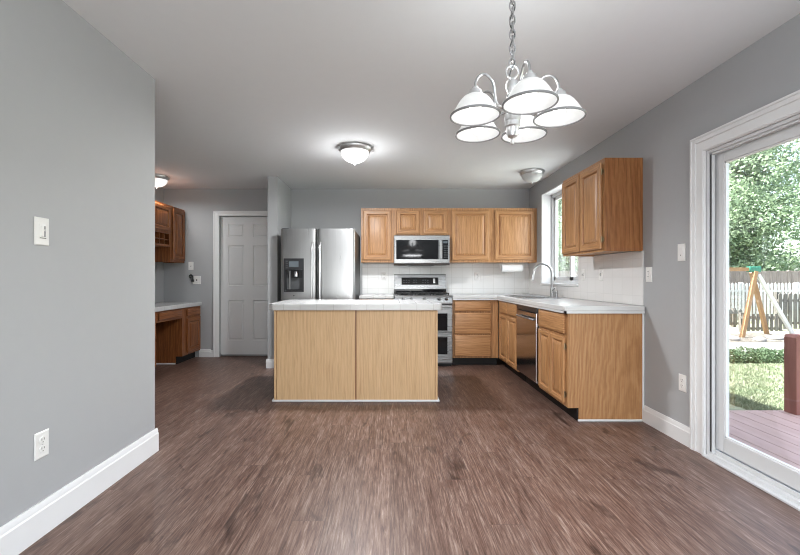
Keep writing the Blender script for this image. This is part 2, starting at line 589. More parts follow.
def leaf(name, lo, hi, sc=1.2):
    m, n, l, b = mat(name)
    v = coords(n, l)
    r = ramp(n, [(0.3, lo), (0.7, hi)])
    l.new(noise(n, l, v, sc, 6, 0.7), r.inputs[0])
    setp(b, lo, 0.45, 0, 0.5)
    l.new(r.outputs[0], b.inputs['Base Color'])
    t = n.new('ShaderNodeBsdfTranslucent')
    l.new(r.outputs[0], t.inputs[0])
    mx = n.new('ShaderNodeMixShader'); mx.inputs[0].default_value = 0.35
    l.new(b.outputs[0], mx.inputs[1]); l.new(t.outputs[0], mx.inputs[2]); l.new(mx.outputs[0], n['Material Output'].inputs[0])
    return m


LEAF_A = leaf('bright_tree_leaves', (0.14, 0.22, 0.13), (0.40, 0.49, 0.33))
LEAF_B = leaf('deep_tree_leaves', (0.08, 0.14, 0.075), (0.24, 0.32, 0.18))
LEAF_C = leaf('hedge_leaves', (0.045, 0.085, 0.04), (0.11, 0.165, 0.085), 3)

# ------------------------------------------------------------------ room shell
XR, XL, YB, HC = 2.02, -1.54, 5.80, 2.44
NX = -3.28            # far-left wall of the desk nook
YE = 2.62             # free end of the left wall
YR = -2.2             # wall behind the camera

struct(M().box(-3.4, 2.22, YR - 0.1, YB + 0.15, -0.12, 0).build('floor', FLOOR), 'brown wood plank floor running towards the kitchen', 'floor')
struct(M().box(-3.4, 2.22, YR - 0.1, YB + 0.15, HC, HC + 0.12).build('ceiling', CEIL), 'flat white painted ceiling', 'ceiling')

DX0, DX1, DZ = -2.475, -1.655, 2.045         # interior door opening
m = M()
m.box(-3.4, DX0, YB, YB + 0.14, 0, HC).box(DX1, 2.22, YB, YB + 0.14, 0, HC).box(DX0, DX1, YB, YB + 0.14, DZ, HC)
m.box(DX0, DX1, YB + 0.09, YB + 0.14, 0, DZ)
struct(m.build('wall_back', WALL), 'grey back wall behind the kitchen', 'wall')
m = M()
m.box(XL - 0.13, XL, YR, YE, 0, HC).box(NX - 0.13, XL - 0.13, YE - 0.13, YE, 0, HC)
struct(m.build('wall_left', WALL), 'grey left wall ending at the opening to the nook', 'wall')
struct(M().box(NX - 0.13, NX, YE, YB, 0, HC).build('wall_nook', WALL), 'grey wall behind the built-in desk', 'wall')
SX0, SX1, SY0 = -1.555, -1.43, 5.08
struct(M().box(SX0, SX1, SY0, YB, 0, HC).build('wall_stub', WALL), 'short grey stub wall between door and refrigerator', 'wall')

WY0, WY1, WZ0, WZ1 = 4.28, 5.33, 1.06, 2.255   # sink window opening
PY0, PY1, PZ = 0.70, 2.555, 1.945               # sliding door opening
m = M()
T = XR + 0.2
TD = XR + 0.092            # thinner wall round the sliding door
m.box(XR, TD, YR, PY0, 0, HC).box(XR, TD, PY0, PY1, PZ, HC).box(XR, TD, PY1, 3.2, 0, HC).box(XR, T, 3.2, WY0, 0, HC)
m.box(XR, T, WY0, WY1, 0, WZ0).box(XR, T, WY0, WY1, WZ1, HC).box(XR, T, WY1, YB, 0, HC)
struct(m.build('wall_right', WALL), 'grey right wall with window and sliding door', 'wall')
# rear wall with a wide window added for the light (behind the camera)
m = M()
RX0, RX1, RZ0, RZ1 = -1.0, 1.1, 0.12, 1.72
m.box(XL - 0.13, RX0, YR - 0.1, YR, 0, HC).box(RX1, T, YR - 0.1, YR, 0, HC)
m.box(RX0, RX1, YR - 0.1, YR, 0, RZ0).box(RX0, RX1, YR - 0.1, YR, RZ1, HC)
struct(m.build('wall_rear', WALL), 'grey wall behind the camera', 'wall')
m = M()
for x in (RX0, -0.3, 0.4, RX1 - 0.05): m.box(x, x + 0.05, YR - 0.08, YR - 0.02, RZ0, RZ1)
m.box(RX0, RX1, YR - 0.08, YR - 0.02, RZ0, RZ0 + 0.05).box(RX0, RX1, YR - 0.08, YR - 0.02, RZ1 - 0.05, RZ1)
w2 = struct(m.build('added_window', VINYL), 'wide white window added behind the camera for light', 'window')
# the storey above and the outer skin of the house
struct(M().box(-6, 2.24, -6, 9, HC + 0.14, 5.6).build('wall_upper', SIDING), 'upper storey of the house', 'wall')


def baseboard(name, p0, p1, nrm, h=0.135, label=None):
    """profiled board from p0 to p1 (xy), standing off the wall along nrm"""
    prof = [(0, 0), (0.016, 0), (0.016, h - 0.035), (0.012, h - 0.028), (0.011, h - 0.012), (0.006, h), (0, h)]
    d = Vector((p1[0] - p0[0], p1[1] - p0[1], 0)); nv = Vector((nrm[0], nrm[1], 0))
    vs = []
    for q in (p0, p1):
        for a, z in prof:
            vs.append((q[0] + nv.x * (a + 0.0005), q[1] + nv.y * (a + 0.0005), z))
    k = len(prof)
    fs = [(i, (i + 1) % k, k + (i + 1) % k, k + i) for i in range(k)] + [tuple(reversed(range(k))), tuple(range(k, 2 * k))]
    mm = M(); mm.add(vs, fs)
    o = mm.build(name, TRIM, sharp=25)
    b = bmesh.new(); b.from_mesh(o.data); bmesh.ops.recalc_face_normals(b, faces=b.faces); b.to_mesh(o.data); b.free()
    return struct(o, label, 'baseboard')


baseboard('baseboard_left', (XL, YR), (XL, YE + 0.016), (1, 0), 0.15, label='tall white baseboard along the left wall')
baseboard('baseboard_right', (XR, PY1 + 0.105), (XR, 3.165), (-1, 0), 0.13, label='white baseboard between cabinets and sliding door')
baseboard('baseboard_back', (-2.60, YB), (-2.56, YB), (0, -1), 0.10, label='white baseboard beside the white door')
baseboard('baseboard_stub', (SX0 - 0.016, SY0), (SX1 + 0.016, SY0), (0, -1), 0.115, label='white baseboard on the stub wall end')
baseboard('baseboard_nook', (-2.76, YB), (-2.60, YB), (0, -1), 0.115, label='white baseboard beside the desk')

# ---- interior six panel door
d1 = struct(bpy.data.objects.new('door_1', None), 'white six-panel interior door beside the stub wall', 'door')
COL.objects.link(d1)
xs = [DX0 + 0.004, -2.36, -2.13, -2.0, -1.77, DX1 - 0.004]
zs = [0.03, 0.235, 0.82, 1.03, 1.62, 1.74, 1.935, DZ - 0.004]
fy = YB + 0.035
m = M()
for i in range(5):
    for j in range(7):
        if i in (1, 3) and j in (1, 3, 5):
            m.loops(xs[i], xs[i + 1], zs[j], zs[j + 1], [(0, fy), (0.007, fy + 0.009), (0.018, fy + 0.009), (0.032, fy + 0.002)], back=False)
        else:
            m.add([(xs[i], fy, zs[j]), (xs[i + 1], fy, zs[j]), (xs[i + 1], fy, zs[j + 1]), (xs[i], fy, zs[j + 1])], [(0, 1, 2, 3)])
m.box(xs[0], xs[-1], fy + 0.012, fy + 0.035, zs[0], zs[-1])
m.build('door_slab', DOORW, d1, sharp=20)
m = M()
m.box(DX0 - 0.082, DX0 - 0.0, YB - 0.018, YB - 0.0005, 0, DZ + 0.07)
m.box(DX1 + 0.0, DX1 + 0.062, YB - 0.018, YB - 0.0005, 0, DZ + 0.07)
m.box(DX0, DX1, YB - 0.018, YB - 0.0005, DZ, DZ + 0.07)
for x0, x1 in ((DX0 - 0.082, DX0 - 0.060), (DX1 + 0.044, DX1 + 0.062)):
    m.box(x0, x1, YB - 0.024, YB - 0.018, 0, DZ + 0.07)
m.box(DX0 - 0.082, DX1 + 0.062, YB - 0.024, YB - 0.018, DZ + 0.044, DZ + 0.07)
m.build('door_casing', TRIM, d1, bevel=0.003)
M().box(DX0, DX1, YB - 0.002, YB + 0.085, 0.0005, 0.014).build('threshold', BLACK, d1)
M().lathe([(0.0, 0), (0.026, 0.0), (0.028, 0.004), (0.011, 0.008), (0.010, 0.028), (0.024, 0.036), (0.028, 0.048), (0.02, 0.06), (0, 0.063)], (0, 0, 0), 20).build('door_knob', NICKEL, d1)
k = d1.children[-1]; k.rotation_euler = (R(90), 0, 0); k.location = (DX1 - 0.07, fy, 0.95)

# ---- sink window
w1 = struct(bpy.data.objects.new('window_1', None), 'white sliding window above the sink', 'window')
COL.objects.link(w1)
GX = 2.155
m = M()      # white returns of the opening
m.box(XR - 0.001, GX - 0.01, WY1 - 0.012, WY1, WZ0, WZ1).box(XR - 0.001, GX - 0.01, WY0, WY0 + 0.012, WZ0, WZ1)
m.box(XR - 0.001, GX - 0.01, WY0 + 0.012, WY1 - 0.012, WZ1 - 0.012, WZ1)
m.build('window_return', TRIM, w1)
M().box(XR - 0.022, GX - 0.01, WY0 - 0.01, WY1 + 0.0, WZ0 - 0.012, WZ0 + 0.014).build('window_sill', TRIM, w1, bevel=0.004)
m = M()
ya, yb_ = WY0 + 0.012, WY1 - 0.012
za, zb = WZ0 + 0.014, WZ1 - 0.012
m.box(GX - 0.01, T, ya, ya + 0.04, za, zb).box(GX - 0.01, T, yb_ - 0.04, yb_, za, zb)
m.box(GX - 0.01, T, ya, yb_, za, za + 0.04).box(GX - 0.01, T, ya, yb_, zb - 0.04, zb)
m.build('window_frame', VINYL, w1, bevel=0.003)
ym = (ya + yb_) / 2
for nm, y0, y1, xo in (('window_sash', ym - 0.02, yb_ - 0.04, 0.012), ('window_sash', ya + 0.04, ym + 0.02, 0.036)):
    m = M()
    x0, x1 = GX + xo, GX + xo + 0.022
    m.box(x0, x1, y0, y0 + 0.042, za + 0.04, zb - 0.04).box(x0, x1, y1 - 0.042, y1, za + 0.04, zb - 0.04)
    m.box(x0, x1, y0, y1, za + 0.04, za + 0.085).box(x0, x1, y0, y1, zb - 0.085, zb - 0.04)
    sh = m.build(nm, VINYL, w1, bevel=0.002)
    M().box(x0 + 0.008, x0 + 0.012, y0 + 0.04, y1 - 0.04, za + 0.083, zb - 0.083).build('window_pane', GLASS, sh)

# ---- sliding glass door
d2 = struct(bpy.data.objects.new('door_2', None), 'white sliding glass door to the deck', 'door')
COL.objects.link(d2)
CW = 0.108
m = M()
def casing_bar(mm, y0, y1, z0, z1, xo):
    mm.box(XR - xo, XR - 0.0005, y0, y1, z0, z1)
for lo, hi, xo in ((0.0, 1.0, 0.014), (0.62, 1.0, 0.021), (0.86, 1.0, 0.026), (0.05, 0.16, 0.019)):
    casing_bar(m, PY1 + CW * lo, PY1 + CW * hi, 0, PZ + CW * lo + (CW * (hi - lo) if hi == 1.0 or True else 0), xo)
    casing_bar(m, PY0 - CW * hi, PY0 - CW * lo, 0, PZ + CW * hi, xo)
    casing_bar(m, PY0 - CW * lo, PY1 + CW * lo, PZ + CW * lo, PZ + CW * hi, xo)
m.build('door_casing', TRIM, d2, bevel=0.002)
m = M()
m.box(XR, TD, PY1 - 0.02, PY1, 0, PZ).box(XR, TD, PY0, PY0 + 0.02, 0, PZ).box(XR, TD, PY0 + 0.02, PY1 - 0.02, PZ - 0.02, PZ)
m.box(XR + 0.01, XR + 0.03, PY1 - 0.034, PY1 - 0.02, 0.03, PZ - 0.02).box(XR + 0.01, XR + 0.03, PY0 + 0.02, PY1 - 0.02, PZ - 0.034, PZ - 0.02)
m.build('door_frame', VINYL, d2, bevel=0.002)
m = M()
m.prism([(PY0 + 0.0, 0), (PY1 - 0.0, 0), (PY1, 0.0)][:2] + [(PY1, 0.012), (PY0, 0.012)], XR - 0.03, XR + 0.002, axis='x')
m.box(XR + 0.002, TD, PY0 + 0.02, PY1 - 0.02, 0.0, 0.03)
m.box(XR + 0.030, XR + 0.036, PY0 + 0.02, PY1 - 0.02, 0.03, 0.055).box(XR + 0.075, XR + 0.079, PY0 + 0.02, PY1 - 0.02, 0.03, 0.055)
m.box(XR + 0.088, TD + 0.03, PY0 + 0.02, PY1 - 0.02, 0.0, 0.06)
m.build('door_track', VINYL, d2, bevel=0.002)
M().box(XR + 0.006, XR + 0.011, PY1 - 0.030, PY1 - 0.021, 0.04, PZ - 0.03).build('weather_strip', SLOT, d2)
ymid = (PY0 + PY1) / 2
for y0, y1, xo in ((ymid - 0.05, PY1 - 0.022, 0.040), (PY0 + 0.022, ymid + 0.05, 0.072)):
    m = M()
    x0, x1 = XR + xo, XR + xo + 0.030
    zt, zbm = PZ - 0.022, 0.058
    m.box(x0, x1, y0, y0 + 0.085, zbm, zt).box(x0, x1, y1 - 0.066, y1, zbm, zt)
    m.box(x0, x1, y0 + 0.085, y1 - 0.066, zbm, zbm + 0.095).box(x0, x1, y0 + 0.085, y1 - 0.066, zt - 0.07, zt)
    sh = m.build('door_sash', VINYL, d2, bevel=0.004)
    q = M()
    a, b_, c_, e_ = y0 + 0.085, y1 - 0.066, zbm + 0.095, zt - 0.07
    q.box(x0 + 0.006, x0 + 0.024, a, a + 0.008, c_, e_).box(x0 + 0.006, x0 + 0.024, b_ - 0.008, b_, c_, e_)
    q.box(x0 + 0.006, x0 + 0.024, a, b_, c_, c_ + 0.008).box(x0 + 0.006, x0 + 0.024, a, b_, e_ - 0.008, e_)
    q.build('glazing_bead', TRIM, sh)
    M().box(x0 + 0.013, x0 + 0.017, a, b_, c_, e_).build('door_glass', GLASS, sh)

# ---- tiled splashbacks
Z0, Z1 = 0.918, 1.356
struct(M().box(-0.40, XR - 0.001, YB - 0.009, YB - 0.0005, Z0, Z1).build('trim_1', TILE_B), 'white tile backsplash on the back wall', 'backsplash')
m = M()
m.box(XR - 0.009, XR - 0.0005, 3.185, WY0 - 0.012, Z0, Z1)
m.box(XR - 0.009, XR - 0.0005, WY0 - 0.012, WY1 + 0.002, Z0, WZ0 - 0.014)
m.box(XR - 0.009, XR - 0.0005, WY1 + 0.002, YB - 0.010, Z0, Z1)
struct(m.build('trim_2', TILE_R), 'white tile backsplash on the window wall', 'backsplash')

# ------------------------------------------------------------------ cabinet builders (local: back y=0, front -Y, base z=0)
DT = 0.022


def cab_door(parent, x0, x1, z0, z1, yf, mv, mh, name='cabinet_door', hinge=None, fr=0.058):
    y = yf
    lp = [(0.009, y), (0.008, y - 0.010), (0, y - 0.012), (0, y - DT + 0.006), (0.003, y - DT + 0.002), (0.009, y - DT), (fr - 0.010, y - DT), (fr - 0.006, y - DT + 0.003),
          (fr - 0.001, y - DT + 0.016), (fr + 0.007, y - DT + 0.017), (fr + 0.009, y - DT + 0.010), (fr + 0.030, y - DT + 0.002), (fr + 0.034, y - DT + 0.001)]
    o = M().loops(x0, x1, z0, z1, lp, 0, 1, rail_to=9).build(name, [mv, mh], parent, sharp=18)
    if hinge:
        hx = x0 if hinge == 'l' else x1
        s = -1 if hinge == 'l' else 1
        for hz in (z0 + 0.075, z1 - 0.075):
            h = M().lathe([(0, -0.024), (0.0055, -0.024), (0.0055, 0.024), (0, 0.024)], (hx + s * 0.005, y - 0.012, hz), 10)
            h.box(hx + s * 0.003, hx + s * 0.016, y - 0.004, y - 0.001, hz - 0.016, hz + 0.016)
            h.build('hinge', BRASS, o)
    return o


def cab_drawer(parent, x0, x1, z0, z1, yf, mh, name='drawer_front'):
    y = yf
    lp = [(0.009, y), (0.008, y - 0.009), (0, y - 0.012), (0, y - DT + 0.007), (0.004, y - DT + 0.003), (0.012, y - DT + 0.001), (0.016, y - DT)]
    return M().loops(x0, x1, z0, z1, lp, 0).build(name, [mh], parent, sharp=18)


def carcass(parent, w, d, z0, z1, mv, mh, openings, name='cabinet_box', side_l=None, side_r=None, top=True):
    """openings: list of (x0,x1,z0,z1) left open in the face frame; box panels + face frame"""
    h = w / 2
    m = M()
    t = 0.014
    fd = 0.019
    m.box(-h, -h + t, -d + fd, -0.002, z0, z1).box(h - t, h, -d + fd, -0.002, z0, z1)
    m.box(-h + t, h - t, -d + fd, -0.002, z0 + 0.012, z0 + 0.026)
    if top: m.box(-h + t, h - t, -d + fd, -0.002, z1 - 0.014, z1)
    m.box(-h + t, h - t, -0.012, -0.002, z0 + 0.026, z1 - 0.014)
    b = m.build(name, [mv], parent)
    xs_ = sorted({-h, h} | {o[0] for o in openings} | {o[1] for o in openings})
    zs_ = sorted({z0, z1} | {o[2] for o in openings} | {o[3] for o in openings})
    f = M()
    for i in range(len(xs_) - 1):
        for j in range(len(zs_) - 1):
            cx, cz = (xs_[i] + xs_[i + 1]) / 2, (zs_[j] + zs_[j + 1]) / 2
            if any(o[0] < cx < o[1] and o[2] < cz < o[3] for o in openings): continue
            f.box(xs_[i], xs_[i + 1], -d, -d + fd, zs_[j], zs_[j + 1])
    f.build('face_frame', [mv], parent)
    return b


def wall_cabinet(label, w, d, h, loc, rz, doors, mv=OAK_V, mh=OAK_H, side=None, hinges=None):
    """doors: (x0, x1, z0, z1) from the left end / bottom"""
    t = thing('wall_cabinet', label, 'cabinet', loc, rz)
    ops = [(x0 - w / 2 + 0.012, x1 - w / 2 - 0.012, z0 + 0.012, z1 - 0.012) for x0, x1, z0, z1 in doors]
    carcass(t, w, d, 0, h, mv, mh, ops)
    for i, (x0, x1, z0, z1) in enumerate(doors):
        cab_door(t, x0 - w / 2, x1 - w / 2, z0, z1, -d - 0.0015, mv, mh, hinge=(hinges[i] if hinges else None))
    return t


def base_cabinet(label, w, d, loc, rz, doors, drawers, top=0.875, kick=0.105, mv=OAK_V, mh=OAK_H, hinges=None, name='base_cabinet', open_top=False, kick_x=(0, 0)):
    t = thing(name, label, 'cabinet', loc, rz)
    ops = [(x0 - w / 2 + 0.012, x1 - w / 2 - 0.012, z0 + 0.012, z1 - 0.012) for x0, x1, z0, z1 in doors + drawers]
    carcass(t, w, d, kick, top, mv, mh, ops, top=not open_top)
    for i, (x0, x1, z0, z1) in enumerate(doors):
        cab_door(t, x0 - w / 2, x1 - w / 2, z0, z1, -d - 0.0015, mv, mh, hinge=(hinges[i] if hinges else None), fr=0.045 if x1 - x0 < 0.36 else 0.058)
    for x0, x1, z0, z1 in drawers:
        cab_drawer(t, x0 - w / 2, x1 - w / 2, z0, z1, -d - 0.0015, mh)
    M().box(-w / 2 + kick_x[0], w / 2 - kick_x[1], -d + 0.075, -d + 0.09, 0.001, kick).build('toe_kick', BLACK, t)
    return t


# ---- back wall uppers
UZ, UH, UD = 1.357, 0.745, 0.305
wall_cabinet('single-door oak wall cabinet left of the microwave', 0.447, UD, UH, (-0.1735, YB - 0.001, UZ), 0,
             [(0.028, 0.412, 0.035, UH - 0.035)])
wall_cabinet('short two-door oak wall cabinet above the microwave', 0.758, UD, 0.39, (0.43, YB - 0.001, UZ + UH - 0.39), 0,
             [(0.035, 0.352, 0.035, 0.355), (0.412, 0.728, 0.035, 0.355)])
wall_cabinet('wide two-door oak wall cabinet right of the microwave', 1.206, UD, UH, (1.413, YB - 0.001, UZ), 0,
             [(0.035, 0.545, 0.035, UH - 0.035), (0.628, 1.168, 0.035, UH - 0.035)])
# ---- right wall upper
rc = wall_cabinet('two-door oak wall cabinet on the right wall beside the window', 0.762, UD, UH, (XR - 0.001, 3.578, UZ - 0.004), R(-90),
                  [(0.02, 0.370, 0.02, UH - 0.03), (0.385, 0.742, 0.02, UH - 0.03)], hinges=['l', 'r'])
M().box(0.3812, 0.3862, -UD, -0.002, 0.0, UH).build('end_panel', VENEER_UP, rc)

# ---- base cabinets on the back wall
BD = 0.605
base_cabinet('oak base cabinet between refrigerator and range', 0.445, BD, (-0.1735, YB - 0.001, 0), 0,
             [(0.03, 0.415, 0.13, 0.685)], [(0.03, 0.415, 0.71, 0.845)])
base_cabinet('three-drawer oak base cabinet right of the range', 0.595, BD, (1.1085, YB - 0.001, 0), 0, [],
             [(0.022, 0.495, 0.715, 0.848), (0.022, 0.495, 0.42, 0.69), (0.022, 0.495, 0.13, 0.405)])
# ---- right run (local +x points to the camera)
RXB = XR - 0.001
base_cabinet('two-door oak sink base cabinet with two false drawer fronts', 0.785, BD, (RXB, 4.7945, 0), R(-90),
             [(0.085, 0.41, 0.13, 0.685), (0.43, 0.765, 0.13, 0.685)], [(0.085, 0.41, 0.71, 0.848), (0.43, 0.765, 0.71, 0.848)],
             open_top=True)
ec = base_cabinet('two-door oak end base cabinet with a wide drawer', 0.605, BD, (RXB, 3.4865, 0), R(-90),
                  [(0.03, 0.296, 0.13, 0.665), (0.308, 0.578, 0.13, 0.665)], [(0.03, 0.578, 0.69, 0.848)], hinges=[None, 'r'])
p = M()
p.prism([(-0.003, 0.001), (-BD + 0.085, 0.001), (-BD + 0.085, 0.105), (-BD, 0.105), (-BD, 0.875), (-0.003, 0.875)], 0.303, 0.309, axis='x')
p.build('end_panel', VENEER_END, ec)
M().box(0.3095, 0.322, -BD + 0.075, -0.02, 0.001, 0.017).build('floor_trim', TRIM, ec, bevel=0.004)
M().box(0.3095, 0.316, -0.016, -0.003, 0.001, 0.86).build('edge_trim', TRIM, ec)

# ------------------------------------------------------------------ island
isl = thing('kitchen_island', 'pale oak kitchen island base with two plain back panels', 'kitchen island', (-0.315, 3.69, 0))
IW, IDP = 0.755, 0.70
M().box(-IW + 0.012, IW - 0.012, 0.012, IDP, 0.002, 0.842).build('island_body', VENEER, isl)
M().box(-IW + 0.027, -0.006, 0.0, 0.0115, 0.004, 0.842).build('back_panel', VENEER, isl)
M().box(0.006, IW - 0.027, 0.0, 0.0115, 0.004, 0.842).build('back_panel', VENEER, isl)
M().box(-0.0055, 0.0055, 0.006, 0.0115, 0.004, 0.842).build('seam_batten', RED_V, isl)
for x in (-IW, IW - 0.022):
    M().box(x, x + 0.0215, -0.004, 0.0118, 0.004, 0.842).build('corner_batten', VENEER, isl, bevel=0.003)
m = M()
m.box(-IW - 0.016, IW + 0.016, -0.018, -0.0045, 0.001, 0.020).box(-IW - 0.016, -IW - 0.001, -0.0045, IDP, 0.001, 0.020).box(IW + 0.001, IW + 0.016, -0.0045, IDP, 0.001, 0.020)
m.build('floor_trim', TRIM, isl, bevel=0.006)


def edge_tiles(name, poly, z0, z1, mats, label, cat):
    o = M().prism(poly, z0, z1).build(name, mats, bevel=0.005)
    return tag(o, label, cat)


c = 0.045
ix0, ix1, iy0, iy1 = -1.117, 0.474, 3.645, 4.42
it = M().prism([(ix0 + c, iy0), (ix1 - 0.012, iy0), (ix1, iy0 + 0.012), (ix1, iy1 - c), (ix1 - c, iy1), (ix0 + c, iy1), (ix0, iy1 - c), (ix0, iy0 + c)], 0.8435, 0.904)
it = it.build('island_worktop', TILE_TOP, bevel=0.006)
tag(it, 'white tiled worktop with clipped corner on the island', 'worktop')

# ------------------------------------------------------------------ worktops
WT0, WT1 = 0.876, 0.916
m = M()
hx0, hx1, hy0, hy1 = 1.492, 1.868, 4.43, 5.13     # sink cut-out
wx0, wx1, wy0, wy1 = 1.375, XR - 0.010, 3.152, YB - 0.010
wxa, wya = 0.812, 5.155
gx = [wxa, wx0, hx0, hx1, wx1]
gy = [wy0, hy0, hy1, wya, wy1]
def inside(x, y):
    if hx0 < x < hx1 and hy0 < y < hy1: return False
    return x > wx0 or y > wya
cells = {}
for i in range(4):
    for j in range(4):
        cells[i, j] = inside((gx[i] + gx[i + 1]) / 2, (gy[j] + gy[j + 1]) / 2)
vi = {}
def gv(i, j, z):
    k_ = (i, j, z)
    if k_ not in vi:
        vi[k_] = len(m.v); m.v.append((gx[i], gy[j], z))
    return vi[k_]
for (i, j), on in cells.items():
    if not on: continue
    a, b2 = WT0, WT1
    m.f.append((gv(i, j, b2), gv(i + 1, j, b2), gv(i + 1, j + 1, b2), gv(i, j + 1, b2))); m.m.append(0)
    m.f.append((gv(i, j + 1, a), gv(i + 1, j + 1, a), gv(i + 1, j, a), gv(i, j, a))); m.m.append(0)
    for (di, dj, p0, p1) in ((0, -1, (0, 0), (1, 0)), (1, 0, (1, 0), (1, 1)), (0, 1, (1, 1), (0, 1)), (-1, 0, (0, 1), (0, 0))):
        if not cells.get((i + di, j + dj), False):
            A, B = (i + p0[0], j + p0[1]), (i + p1[0], j + p1[1])
            m.f.append((gv(*A, a), gv(*B, a), gv(*B, b2), gv(*A, b2))); m.m.append(0)
wt = m.build('kitchen_worktop', LAMIN, bevel=0.006)
tag(wt, 'L-shaped white worktop carrying the sink', 'worktop')
l_ = M()
l_.box(wx0 + 0.002, wx0 + 0.018, wy0 + 0.002, wya + 0.016, 0.858, 0.8765)
l_.box(wx0 + 0.002, wx1, wy0 + 0.002, wy0 + 0.018, 0.858, 0.8765)
l_.box(wxa, wx0 + 0.002, wya + 0.002, wya + 0.018, 0.858, 0.8765)
l_.build('front_lip', LAMIN, wt)
m = M()
m.box(-0.398, 0.046, 5.155, YB - 0.010, WT0, WT1)
sw = m.build('small_worktop', TILE_TOP, bevel=0.005)
tag(sw, 'short white tiled worktop between refrigerator and range', 'worktop')

# ------------------------------------------------------------------ sink, faucet
sk = thing('kitchen_sink', 'stainless double-bowl sink set into the white worktop', 'sink', (1.68, 4.78, WT1))
m = M()
X0, X1, Y0, Y1 = -0.21, 0.21, -0.375, 0.375
def rimslab(mm, x0, x1, y0, y1): mm.box(x0, x1, y0, y1, 0.0005, 0.006)
rimslab(m, X0, -0.16, Y0, Y1); rimslab(m, 0.16, X1, Y0, Y1)
rimslab(m, -0.16, 0.16, Y0, Y0 + 0.045); rimslab(m, -0.16, 0.16, Y1 - 0.045, Y1); rimslab(m, -0.16, 0.16, -0.02, 0.02)
m.build('sink_rim', STEEL_H, sk, bevel=0.002)
for y0, y1 in ((Y0 + 0.045, -0.02), (0.02, Y1 - 0.045)):
    m = M()
    a = [(-0.16, y0), (0.16, y0), (0.16, y1), (-0.16, y1)]
    b2 = [(-0.145, y0 + 0.015), (0.145, y0 + 0.015), (0.145, y1 - 0.015), (-0.145, y1 - 0.015)]
    vs = [(x, y, 0.003) for x, y in a] + [(x, y, -0.17) for x, y in b2]
    m.add(vs, [(4, 5, 6, 7)] + [((i + 1) % 4, i, i + 4, (i + 1) % 4 + 4) for i in range(4)])
    bw = m.build('sink_bowl', STEEL_H, sk)
    M().lathe([(0, 0.004), (0.03, 0.004), (0.042, 0.002), (0.044, 0)], (0, (y0 + y1) / 2, -0.17), 20).build('drain', CHROME, bw)

fc = thing('kitchen_faucet', 'brushed gooseneck kitchen faucet behind the sink', 'faucet', (1.935, 4.78, WT1))
M().lathe([(0, 0), (0.028, 0), (0.028, 0.006), (0.022, 0.014), (0.020, 0.10), (0.014, 0.112), (0, 0.115)], (0, 0, 0), 20).build('faucet_base', NICKEL, fc)
pts = [(0, 0, 0.10), (0, 0, 0.20), (0, 0, 0.27)]
for k in range(0, 13):
    a = math.pi * k / 12 * 1.0
    pts.append((-0.11 + 0.11 * math.cos(a), 0, 0.28 + 0.115 * math.sin(a)))
pts += [(-0.228, 0, 0.25)]
M().tube(pts, 0.0145, 12).build('spout', NICKEL, fc)
M().tube([(-0.2255, 0, 0.262), (-0.236, 0, 0.20)], [0.0145, 0.018], 12).build('spray_head', NICKEL, fc)
M().tube([(0, -0.018, 0.075), (0.0, -0.045, 0.085), (0.0, -0.085, 0.11)], [0.008, 0.0075, 0.006], 10).build('lever_handle', NICKEL, fc)
sp = thing('soap_dispenser', 'small brushed metal soap dispenser beside the faucet', 'dispenser', (1.935, 4.655, WT1))
M().lathe([(0, 0), (0.02, 0), (0.02, 0.006), (0.014, 0.012), (0.013, 0.05), (0.016, 0.054), (0.016, 0.068), (0, 0.07)], (0, 0, 0), 16).build('dispenser_body', NICKEL, sp)
M().tube([(0.0, 0, 0.06), (-0.05, 0, 0.062), (-0.06, 0, 0.052)], 0.005, 8).build('dispenser_spout', NICKEL, sp)

# ------------------------------------------------------------------ dishwasher
dw = thing('dishwasher', 'dark stainless dishwasher under the white worktop', 'dishwasher', (RXB, 4.0955, 0), R(-90))
M().box(-0.297, 0.297, -0.585, -0.01, 0.11, 0.868).build('tub_body', BLACKPL, dw)
m = M()
m.loops(-0.294, 0.282, 0.135, 0.80, [(0, -0.587), (0, -0.622), (0.004, -0.628)]).build('door_panel', DWSTEEL, dw)
M().loops(-0.294, 0.282, 0.804, 0.858, [(0, -0.587), (0, -0.616), (0.004, -0.622)]).build('control_strip', BLACKPL, dw)
h = M().tube([(-0.22, -0.628, 0.735), (-0.215, -0.655, 0.742), (0.205, -0.655, 0.742), (0.21, -0.628, 0.735)], 0.010, 10)
h.build('handle', STEEL_H, dw)
M().box(-0.296, 0.296, -0.53, -0.515, 0.002, 0.108).build('toe_kick', BLACK, dw)
M().box(0.284, 0.296, -0.60, -0.586, 0.112, 0.862).build('side_gap_strip', BLACK, dw)

# ------------------------------------------------------------------ range
rg = thing('gas_range', 'stainless double-oven gas range between the back cabinets', 'range', (0.43, YB - 0.012, 0))
W = 0.372
M().box(-W, W, -0.62, -0.01, 0.03, 0.905).build('range_body', DARKGREY, rg)
M().box(-W, W, -0.625, -0.075, 0.906, 0.918).build('cooktop', STEEL_H, rg, bevel=0.004)
m = M()
m.prism([(-0.6205, 0.805), (-0.655, 0.805), (-0.660, 0.835), (-0.632, 0.918), (-0.6205, 0.918)], -W, W, axis='x')
m.build('control_panel', STEEL_H, rg, bevel=0.003)
nrm = Vector((0, -0.083, -0.028 * -1)).normalized()
for x in (-0.255, -0.155, 0.02, 0.20, 0.295):
    kb = M()
    kb.lathe([(0.024, 0), (0.024, 0.006), (0.019, 0.010), (0.017, 0.032), (0.014, 0.036), (0, 0.036)], (0, 0, 0), 18)
    kb.box(-0.003, 0.003, -0.016, 0.016, 0.035, 0.040)
    o = kb.build('control_knob', STEEL_H, rg)
    o.location = (x, -0.6475, 0.875)
    o.rotation_euler = (R(71), 0, 0)
